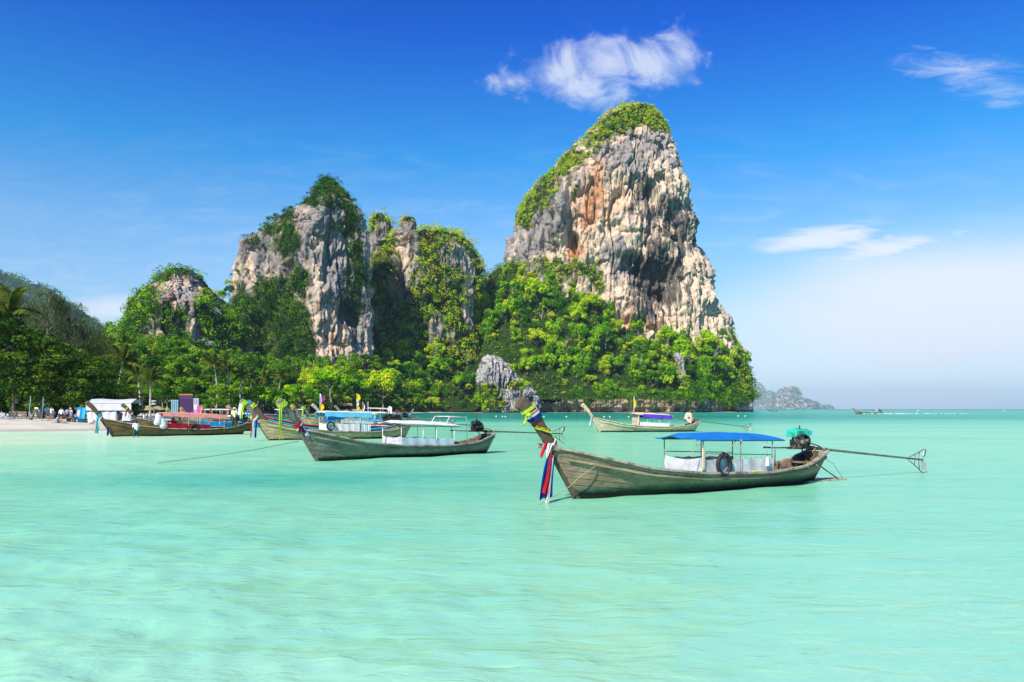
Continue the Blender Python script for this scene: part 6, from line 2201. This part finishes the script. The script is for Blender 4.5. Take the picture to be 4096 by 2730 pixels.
beach = [('woman in dark teal top and black shorts standing behind the sunbather', 194, 101, 150, STAND, (0.02, 0.09, 0.11), (0.012, 0.012, 0.014), SKINL, HAIR, None),
         ('woman in white top standing right beside the woman in dark teal', 206, 102, 200, STAND, (0.70, 0.62, 0.60), (0.05, 0.25, 0.35), SKINL, HAIRB, None),
         ('woman in white top and dark jacket with black shorts facing the sea', 246, 100.5, 180, WALK, (0.78, 0.79, 0.82), (0.015, 0.015, 0.02), SKINL, HAIRB, None),
         ('man in grey blue shirt seen from behind under the trees', 270, 102, 20, STAND, (0.22, 0.30, 0.40), (0.015, 0.015, 0.02), SKINL, HAIR, None),
         ('person with white cap standing by the blue beach chair', 283, 103, 170, STAND, (0.60, 0.35, 0.35), (0.20, 0.25, 0.35), SKINL, HAIR, 'cap'),
         ('person in blue shirt crouching beside the leaning board', 126, 101, 120, SIT, (0.15, 0.30, 0.60), (0.03, 0.03, 0.05), SKINL, HAIR, None),
         ('person in dark clothes sitting in the shade behind the sunbather', 216, 106, 190, CHAIR, (0.06, 0.035, 0.03), (0.03, 0.03, 0.03), SKIN, HAIR, None),
         ('person in blue T-shirt standing far back in the shade', 186, 108, 180, STAND, (0.10, 0.32, 0.62), (0.04, 0.04, 0.05), SKINL, HAIR, None),
         ('child in red top sitting in front of the person with the cap', 292, 101.5, 200, SIT, (0.50, 0.08, 0.12), (0.10, 0.25, 0.40), SKINL, HAIR, None),
         ('person in dark clothes standing in front of the white tent', 482, 104, 180, STAND, (0.02, 0.022, 0.03), (0.02, 0.02, 0.025), SKIN, HAIR, None),
         ('child in blue shorts standing right of the walking man', 600, 101, 150, STAND, (0.05, 0.06, 0.10), (0.12, 0.30, 0.50), SKIN, HAIR, None)]
for lab, px, Y, rz, pose, c1, c2, sk, hr, hat in beach:
    x, y, z = bow_at(px, Y)
    n = '%d' % len(MATS)
    person(lab, (x, y, gz(x, y)), R(rz), pose, fcloth('shirt_cloth_' + n, c1), fcloth('shorts_cloth_' + n, c2), sk, hr, ('cap', W) if hat else None, .8 if 'jacket' not in lab else 1.6, .6, .72 if lab.startswith('child') else 1.0, 'woman' in lab)
REDS = fcloth('red_shirt', (0.55, 0.02, 0.03))


def in_boat(root, x, y, z):
    m = Matrix.Translation(root.location) @ Euler(root.rotation_euler).to_matrix().to_4x4() @ Matrix.Scale(root.scale.x, 4)
    return m @ Vector((x, y, z))


person('person in red shirt sitting behind the red curtain', in_boat(B4, 4.35, -.2, .62), R(190), SIT, REDS, fcloth('dark_shorts', (0.03, 0.03, 0.04)), SKIN, HAIR)
person('person in yellow shirt sitting right of the person in red', in_boat(B4, 4.9, .2, .62), R(170), SIT, fcloth('yellow_shirt', (0.72, 0.55, 0.20)), fcloth('dark_shorts', (0.03, 0.03, 0.04)), SKINL, HAIR)
person('person in red shirt standing beside the white speedboat', at(842, 1672, 128), R(120), STAND, REDS, fcloth('dark_shorts', (0.03, 0.03, 0.04)), SKIN, HAIR)
person('steersman in white shirt and yellow hat standing in the far speeding boat', in_boat(BF, 8.0, 0, .3), R(100), dict(STAND, wrr=(.2, -.35, 1.0)), W, fcloth('pink_trousers', (0.55, 0.30, 0.25)), SKIN, HAIR, ('hat', CLOTH['yellow']), .8, 1.9, 1.15)

# ------------------------------------------------------------------ beach things
x, y, z = bow_at(232, 96.4)
t = empty('towel', (x, y, gz(x, y) + .012), R(8), 'dark red towel under the sunbather', 'towel')
b = MB(); b.sheet([[(-.7 + 1.9 * i / 6, -.38 + .76 * j / 3, .012 * math.sin(3 * i + j)) for i in range(7)] for j in range(4)], .015); b.build('towel_cloth', simple('dark_red_towel', (0.25, 0.04, 0.04), 0.9, 0.05), t)

LOUNGE = simple('pale_lounger_frame', (0.62, 0.64, 0.66), 0.5, 0.3)


def lounger(px, Y, rz, label, cloth):
    x, y, z = bow_at(px, Y)
    t = empty('sun_lounger', (x, y, gz(x, y)), R(rz), label, 'sun lounger', 'sun loungers on the sand')
    b = MB()
    for sd in (-1, 1):
        b.tube([(-.9, sd * .3, .34), (.4, sd * .3, .34), (1.0, sd * .3, .85)], .022, 5)
    b.tube([(1.0, -.3, .85), (1.0, .3, .85)], .02, 5)
    b.build('frame', LOUNGE, t)
    for xx in (-.75, .55):
        for sd in (-1, 1):
            b = MB(); b.tube([(xx, sd * .3, .34), (xx - .06, sd * .3, 0)], .02, 5); b.build('leg', LOUNGE, t)
    b = MB(); b.sheet([[(-.88, -.28, .36), (-.88, .28, .36)], [(0, -.28, .33), (0, .28, .33)], [(.4, -.28, .36), (.4, .28, .36)], [(1.0, -.28, .87), (1.0, .28, .87)]], .03); b.build('sling', cloth, t)


lounger(8, 99, 200, 'sun lounger cut by the left edge of the photo', CLOTH['greywhite'])
lounger(22, 100, 195, 'second sun lounger from the left edge, before the fence', CLOTH['greywhite'])
lounger(42, 98.5, 200, 'sun lounger with raised white frame at the end of the row', CLOTH['palecyan'])
lounger(318, 102.5, 80, 'blue sun lounger standing before the dark trees left of the tent', CLOTH['midblue'])
for px, h, lab in ((312, 1.5, 'upright blue board with a tan print leaning by the dark trees'), (328, 1.5, 'upright plain light blue board next to the printed one')):
    x, y, z = bow_at(px, 103)
    t = empty('bodyboard', (x, y, gz(x, y)), R(-8), lab, 'board', 'blue boards')
    b = MB(); b.sheet([[(-.36, .0 + .3 * q, .35 + h * q), (.36, .3 * q, .35 + h * q)] for q in (0, .5, .9, 1)], .06); b.build('board_body', CLOTH['cyan'] if 'plain' in lab else CLOTH['midblue'], t)
    if 'tan' in lab:
        b = MB(); b.sheet([[(-.15, -.06 + .3 * q, .35 + h * q), (.18, -.06 + .3 * q, .35 + h * q)] for q in (.2, .5, .78)], .02); b.build('print', CLOTH['tan'], t)
    b = MB(); b.tube([(0, .35, .0), (0, .3, h)], .03, 5); b.build('prop', PROWP, t)
for i, px in enumerate((278, 292, 322, 340)):
    x, y, z = bow_at(px, 101.5)
    t = empty('crate', (x, y, gz(x, y)), R(10 * i), 'low green crate in the row under the blue boards, %s' % ('leftmost', 'second from the left', 'third from the left', 'rightmost')[i], 'crate', 'green crates')
    b = MB(); b.box((0, 0, .20), (.55, .4, .40), 0, 1.08); b.build('crate_body', simple('dark_green_plastic', (0.02, 0.09, 0.06), 0.5, 0.3), t)
    b = MB(); b.box((0, 0, .42), (.62, .46, .05)); b.build('rim', BLACK, t)
# picture stand by the people
x, y, z = bow_at(148, 99)
t = empty('easel_board', (x, y, gz(x, y)), R(6), 'dark leaning board on a wooden easel left of the standing women', 'board')
for dx in (-.9, .6):
    b = MB(); b.tube([(dx, 0, 0), (-.1 + dx * .2, .3, 1.5)], .03, 5); b.build('leg', PROWP, t)
b = MB(); b.sheet([[(-.05, .05, .5), (.55, .05, .45)], [(-.35, .3, 1.4), (.25, .3, 1.4)]], .04); b.build('panel', simple('dark_panel', (0.03, 0.04, 0.035), 0.6, 0.2), t)
b = MB(); b.box((-.2, .25, 1.55), (.4, .03, .22)); b.build('sign', CLOTH['white'], t)
for px, Y, h, lab in ((118, 99.5, 3.0, 'blue grey pole leaning beside the easel board'), (169, 100.5, 2.9, 'blue and red striped pole right of the easel board')):
    x, y, z = bow_at(px, Y)
    t = empty('pole', (x, y, gz(x, y)), 0, lab, 'pole')
    b = MB(); b.tube([(-.05, 0, 0), (.12, .05, h)], .05, 7); b.build('shaft', simple('blue_grey_pole', (0.16, 0.30, 0.40), 0.5, 0.3), t)
    b = MB(); b.lathe([(.06, 0), (.06, .1)], 8, (.12, .05, h)); b.build('cap', CLOTH['red'], t)
# low fence in the shade
x0, y0, _ = bow_at(36, 106); x1, y1, _ = bow_at(106, 106)
t = empty('fence', (x0, y0, gz(x0, y0)), 0, 'low dark lattice fence in the shade behind the loungers', 'fence')
Ld = x1 - x0
for k in range(5):
    b = MB(); b.box((Ld * k / 4, 0, .45), (.08, .08, .95)); b.build('post', RAILD, t)
for zz in (.12, .5, .88):
    b = MB(); b.box((Ld / 2, -.05, zz), (Ld, .03, .06)); b.build('rail', RAILW, t)
for k in range(16):
    b = MB(); b.box((Ld * (k + .5) / 16, -.02, .5), (.045, .025, .78)); b.build('slat', RAILW, t)

# white tent
x, y, z = bow_at(456, 110)
zz = gz(x, y)
t = empty('beach_tent', (x, y, zz), 0, 'long white tent with white cloth walls behind the boats on the beach', 'tent')
TW = CLOTH['softwhite']
b = MB(); b.sheet([[(-3.1 + 6.2 * i / 8, -1.5, 2.55), (-3.1 + 6.2 * i / 8, 0, 3.1 + .06 * math.sin(i)), (-3.1 + 6.2 * i / 8, 2.0, 2.55)] for i in range(9)], .03); b.build('roof', TW, t)
b = MB(); b.sheet([[(-3.1 + 6.2 * i / 16, -1.52 + .04 * math.sin(i * 1.9), 2.5), (-3.1 + 6.2 * i / 16, -1.52 + .05 * math.sin(i * 1.9 + 1), 1.55)] for i in range(17)], .02); b.build('awning', TW, t)
for xx in (-3.05, -1.0, 1.0, 3.05):
    for yy in (-1.45, 1.9):
        b = MB(); b.tube([(xx, yy, 0), (xx, yy, 2.6)], .04, 6); b.build('post', simple('blue_grey_pole', (0.16, 0.30, 0.40), 0.5, 0.3), t)
b = MB(); b.box((0, -1.5, 1.48), (6.3, .06, .07)); b.build('front_bar', BLACK, t)
for a0, a1 in ((-3.0, -1.5), (-.9, 1.1), (1.6, 3.0)):
    b = MB(); b.sheet([[(a0 + (a1 - a0) * i / 8, -1.44 + .06 * math.sin(i * 1.6), 1.42), (a0 + (a1 - a0) * i / 8 * 1.02, -1.44 + .09 * math.sin(i * 1.6 + .6), .15)] for i in range(9)], .02); b.build('wall_sheet', CLOTH['softwhite'], t)
x, y, z = bow_at(366, 99)
t = empty('float', (x, y, gz(x, y)), 0, 'big round white float lying on the sand left of the red canopied boat', 'float')
b = MB(); b.ball((0, 0, .32), .36, 14, (1.25, .8, .9), 9); b.build('float_body', TW, t)
b = MB(); b.tube([(.4, 0, .35), (.55, 0, .38), (.5, .05, .3), (.4, 0, .3)], .02, 5); b.build('lug', ROPE, t)

# street lamp and straw parasols
x, y, z = bow_at(616, 116)
t = empty('street_lamp', (x, y, gz(x, y)), 0, 'street lamp with two white globes between the drooping palm and the stage', 'street lamp')
hh = 2.4 + (HZ - 1606) / F * 116 - gz(x, y)
b = MB(); b.tube([(0, 0, 0), (0, 0, hh)], [.07, .045], 7); b.build('pole', simple('blue_grey_pole', (0.16, 0.30, 0.40), 0.5, 0.3), t)
for dz in (0, -.42):
    b = MB(); b.ball((0, 0, hh + dz), .32, 12, (1.2, 1.2, .42), 7); b.build('lamp_shade', TW, t)
STRAW = simple('dry_straw', (0.30, 0.25, 0.12), 0.95, 0.05, 0, 0.3, 8)
for px, Y, lab in ((590, 112, 'straw parasol left of the street lamp'), (632, 122, 'second straw parasol in the shade right of the street lamp')):
    x, y, z = bow_at(px, Y)
    t = empty('straw_parasol', (x, y, gz(x, y)), 0, lab, 'parasol', 'straw parasols')
    b = MB(); b.tube([(0, 0, 0), (0, 0, 2.4)], .05, 6); b.build('pole', PROWP, t)
    b = MB(); b.lathe([(1.45, 1.85), (1.4, 1.95), (.7, 2.25), (.08, 2.5)], 18); b.build('straw_top', STRAW, t)

# stage, colours darkened to stand in for shade
x, y, z = bow_at(732, 128)
zz = gz(x, y)
t = empty('festival_stage', (x, y, zz), 0, 'dark purple stage backdrop with pale blue side columns by the forest', 'stage')
pm = F / 128
ztop = 2.4 + (HZ - 1586) / pm - zz
PUR = simple('dark_purple_panel', (0.045, 0.022, 0.085), 0.6, 0.2)
b = MB(); b.box((.55, .1, ztop * .5), (2.2, .12, ztop * .98)); b.build('backdrop', PUR, t)
b = MB(); b.box((.45, .0, ztop + .02), (2.3, .10, .34)); b.build('header', simple('maroon_header', (0.16, 0.015, 0.07), 0.6, 0.2), t)
b = MB(); b.box((.45, -.02, ztop + .28), (2.25, .10, .22)); b.build('header_strip', simple('ochre_strip', (0.25, 0.20, 0.05), 0.6, 0.2), t)
b = MB(); b.box((.55, -.01, ztop - .30), (2.15, .06, .06)); b.build('trim', simple('blue_trim', (0.12, 0.22, 0.5), 0.5, 0.3), t)
b = MB(); b.sheet([[(-.65, -.02, .35), (.05, -.03, .35)], [(-.75, -.02, 1.0), (.25, -.03, 1.1)], [(-.60, -.02, 1.7), (.30, -.03, 1.75)], [(-.30, -.02, 2.05), (.05, -.03, 2.1)]], .04); b.build('painted_panel', simple('brown_picture', (0.30, 0.19, 0.09), 0.6, 0.2, 0, .5, 2.5), t)
b = MB(); b.lathe([(.24, -.02), (.24, .02)], 18, (-.25, -.09, 1.1), 'y'); b.build('painted_disc', CLOTH['cyan'], t)
COLM = simple('pale_blue_column', (0.22, 0.40, 0.50), 0.6, 0.2)
for dx in (-1.75, -1.45, -1.15, -.85):
    b = MB(); b.lathe([(.16, 0), (.15, .1), (.15, ztop * .82), (.17, ztop * .86)], 10, (dx, 0, 0)); b.build('column', COLM, t)
for dx in (1.85, 2.15, 2.45):
    b = MB(); b.lathe([(.16, 0), (.15, .1), (.15, ztop * .88), (.17, ztop * .92)], 10, (dx, 0, 0)); b.build('column', simple('dimmed_white_column', (0.42, 0.44, 0.52), 0.6, 0.2), t)  # white dimmed to imitate the shade on the columns
b = MB(); b.box((.3, .6, .15), (6.2, 2.2, .4)); b.build('platform', BLACK, t)
for dx in (-1.3, .3):
    b = MB(); b.box((dx, -.6, .62), (.55, .4, .55)); b.build('speaker', BLACK, t)
x, y, z = bow_at(786, 127)
t = empty('pink_sign', (x, y, zz), 0, 'angular pink sign boards with a white plate right of the stage', 'sign')
PINK = simple('hot_pink_board', (0.70, 0.06, 0.30), 0.6, 0.2)
for q in ([(-.85, .9), (-.05, .85), (-.2, 1.75), (-.95, 1.75)], [(.0, 1.5), (.75, 1.55), (1.1, 2.75), (.15, 2.75)], [(-.6, .55), (-.1, .55), (-.2, 1.0), (-.7, 1.0)]):
    b = MB(); b.sheet([[(q[0][0], 0, q[0][1]), (q[1][0], 0, q[1][1])], [(q[3][0], 0, q[3][1]), (q[2][0], 0, q[2][1])]], .06, False); b.build('board', PINK, t)
b = MB(); b.box((-.12, -.06, 2.55), (.42, .05, .7)); b.build('plate', W, t)
for k in range(3):
    b = MB(); b.box((-.12, -.09, 2.42 + .13 * k), (.28, .02, .045)); b.build('plate_line', BLACK, t)
for dx in (-.5, .5):
    b = MB(); b.box((dx, .08, 1.0), (.07, .07, 2.0)); b.build('post', RAILD, t)

# low hut with a concrete wall at the water's edge
p = at(1372, 1652, 395)
t = empty('beach_hut', (p.x, p.y, 0.4), R(-4), 'low dark hut with brown tiled roof behind a grey wall at the water', 'hut')
pm = F / 395
CONC = simple('stained_concrete', (0.30, 0.28, 0.24), 0.9, 0.1, 0, 0.25, 1.5, 0.5, (0.08, 0.07, 0.06))
for k in range(6):
    b = MB(); b.box((-9.6 + 3.5 * k, 0, .9), (3.42, .35, 2.1)); b.build('wall_panel', CONC, t)
b = MB(); b.box((-2, 4, 2.6), (11, 4, 1.6)); b.build('room', simple('dark_hut_wall', (0.03, 0.024, 0.018), 0.9, 0.1), t)
for k in range(5):
    b = MB(); b.box((-7 + 2.6 * k, 1.9, 2.3), (.25, .25, 3.0)); b.build('post', RAILD, t)
b = MB()
b.sheet([[(-8.5, 1.0, 3.4), (4.5, 1.0, 3.4)], [(-7.5, 4, 4.9), (3.5, 4, 4.9)], [(-8.5, 7, 3.4), (4.5, 7, 3.4)]], .15, False)
b.build('roof', simple('brown_roof', (0.22, 0.13, 0.08), 0.9, 0.1, 0, .4, 2), t)
t = empty('rowing_boat', bow_at(2022, 535, 0), R(5), 'tiny white boat at the foot of the grey shore rocks', 'boat')
b = MB()
b.sheet([[(-2.2 + 4.4 * i / 8, sd * .75 * math.sin(math.pi * (.12 + .8 * i / 8)) * (1 - .45 * k), .75 + .25 * abs(i / 4 - 1) ** 2 - .75 * k) for i in range(9)] for sd, k in ((-1, 0), (-1, 1), (1, 1), (1, 0))], .05)
b.build('hull', CLOTH['white'], t)
b = MB(); b.box((0, 0, .55), (.4, 1.2, .06)); b.build('thwart', RAILW, t)
# ------------------------------------------------------------------ haze
def build_haze():
    m, w = new_mat('haze_air')
    v = w.n('ShaderNodeVolumePrincipled', {}, Color=(0.55, 0.80, 1.0), Density=HAZE)
    w.n('ShaderNodeOutputMaterial', {}, Volume=v)
    b = MB()
    b.box((0, 0, 218), (36000, 36000, 444))
    tag(b.build('haze', m), kind='stuff')


HAZE = 0.00006
build_haze()
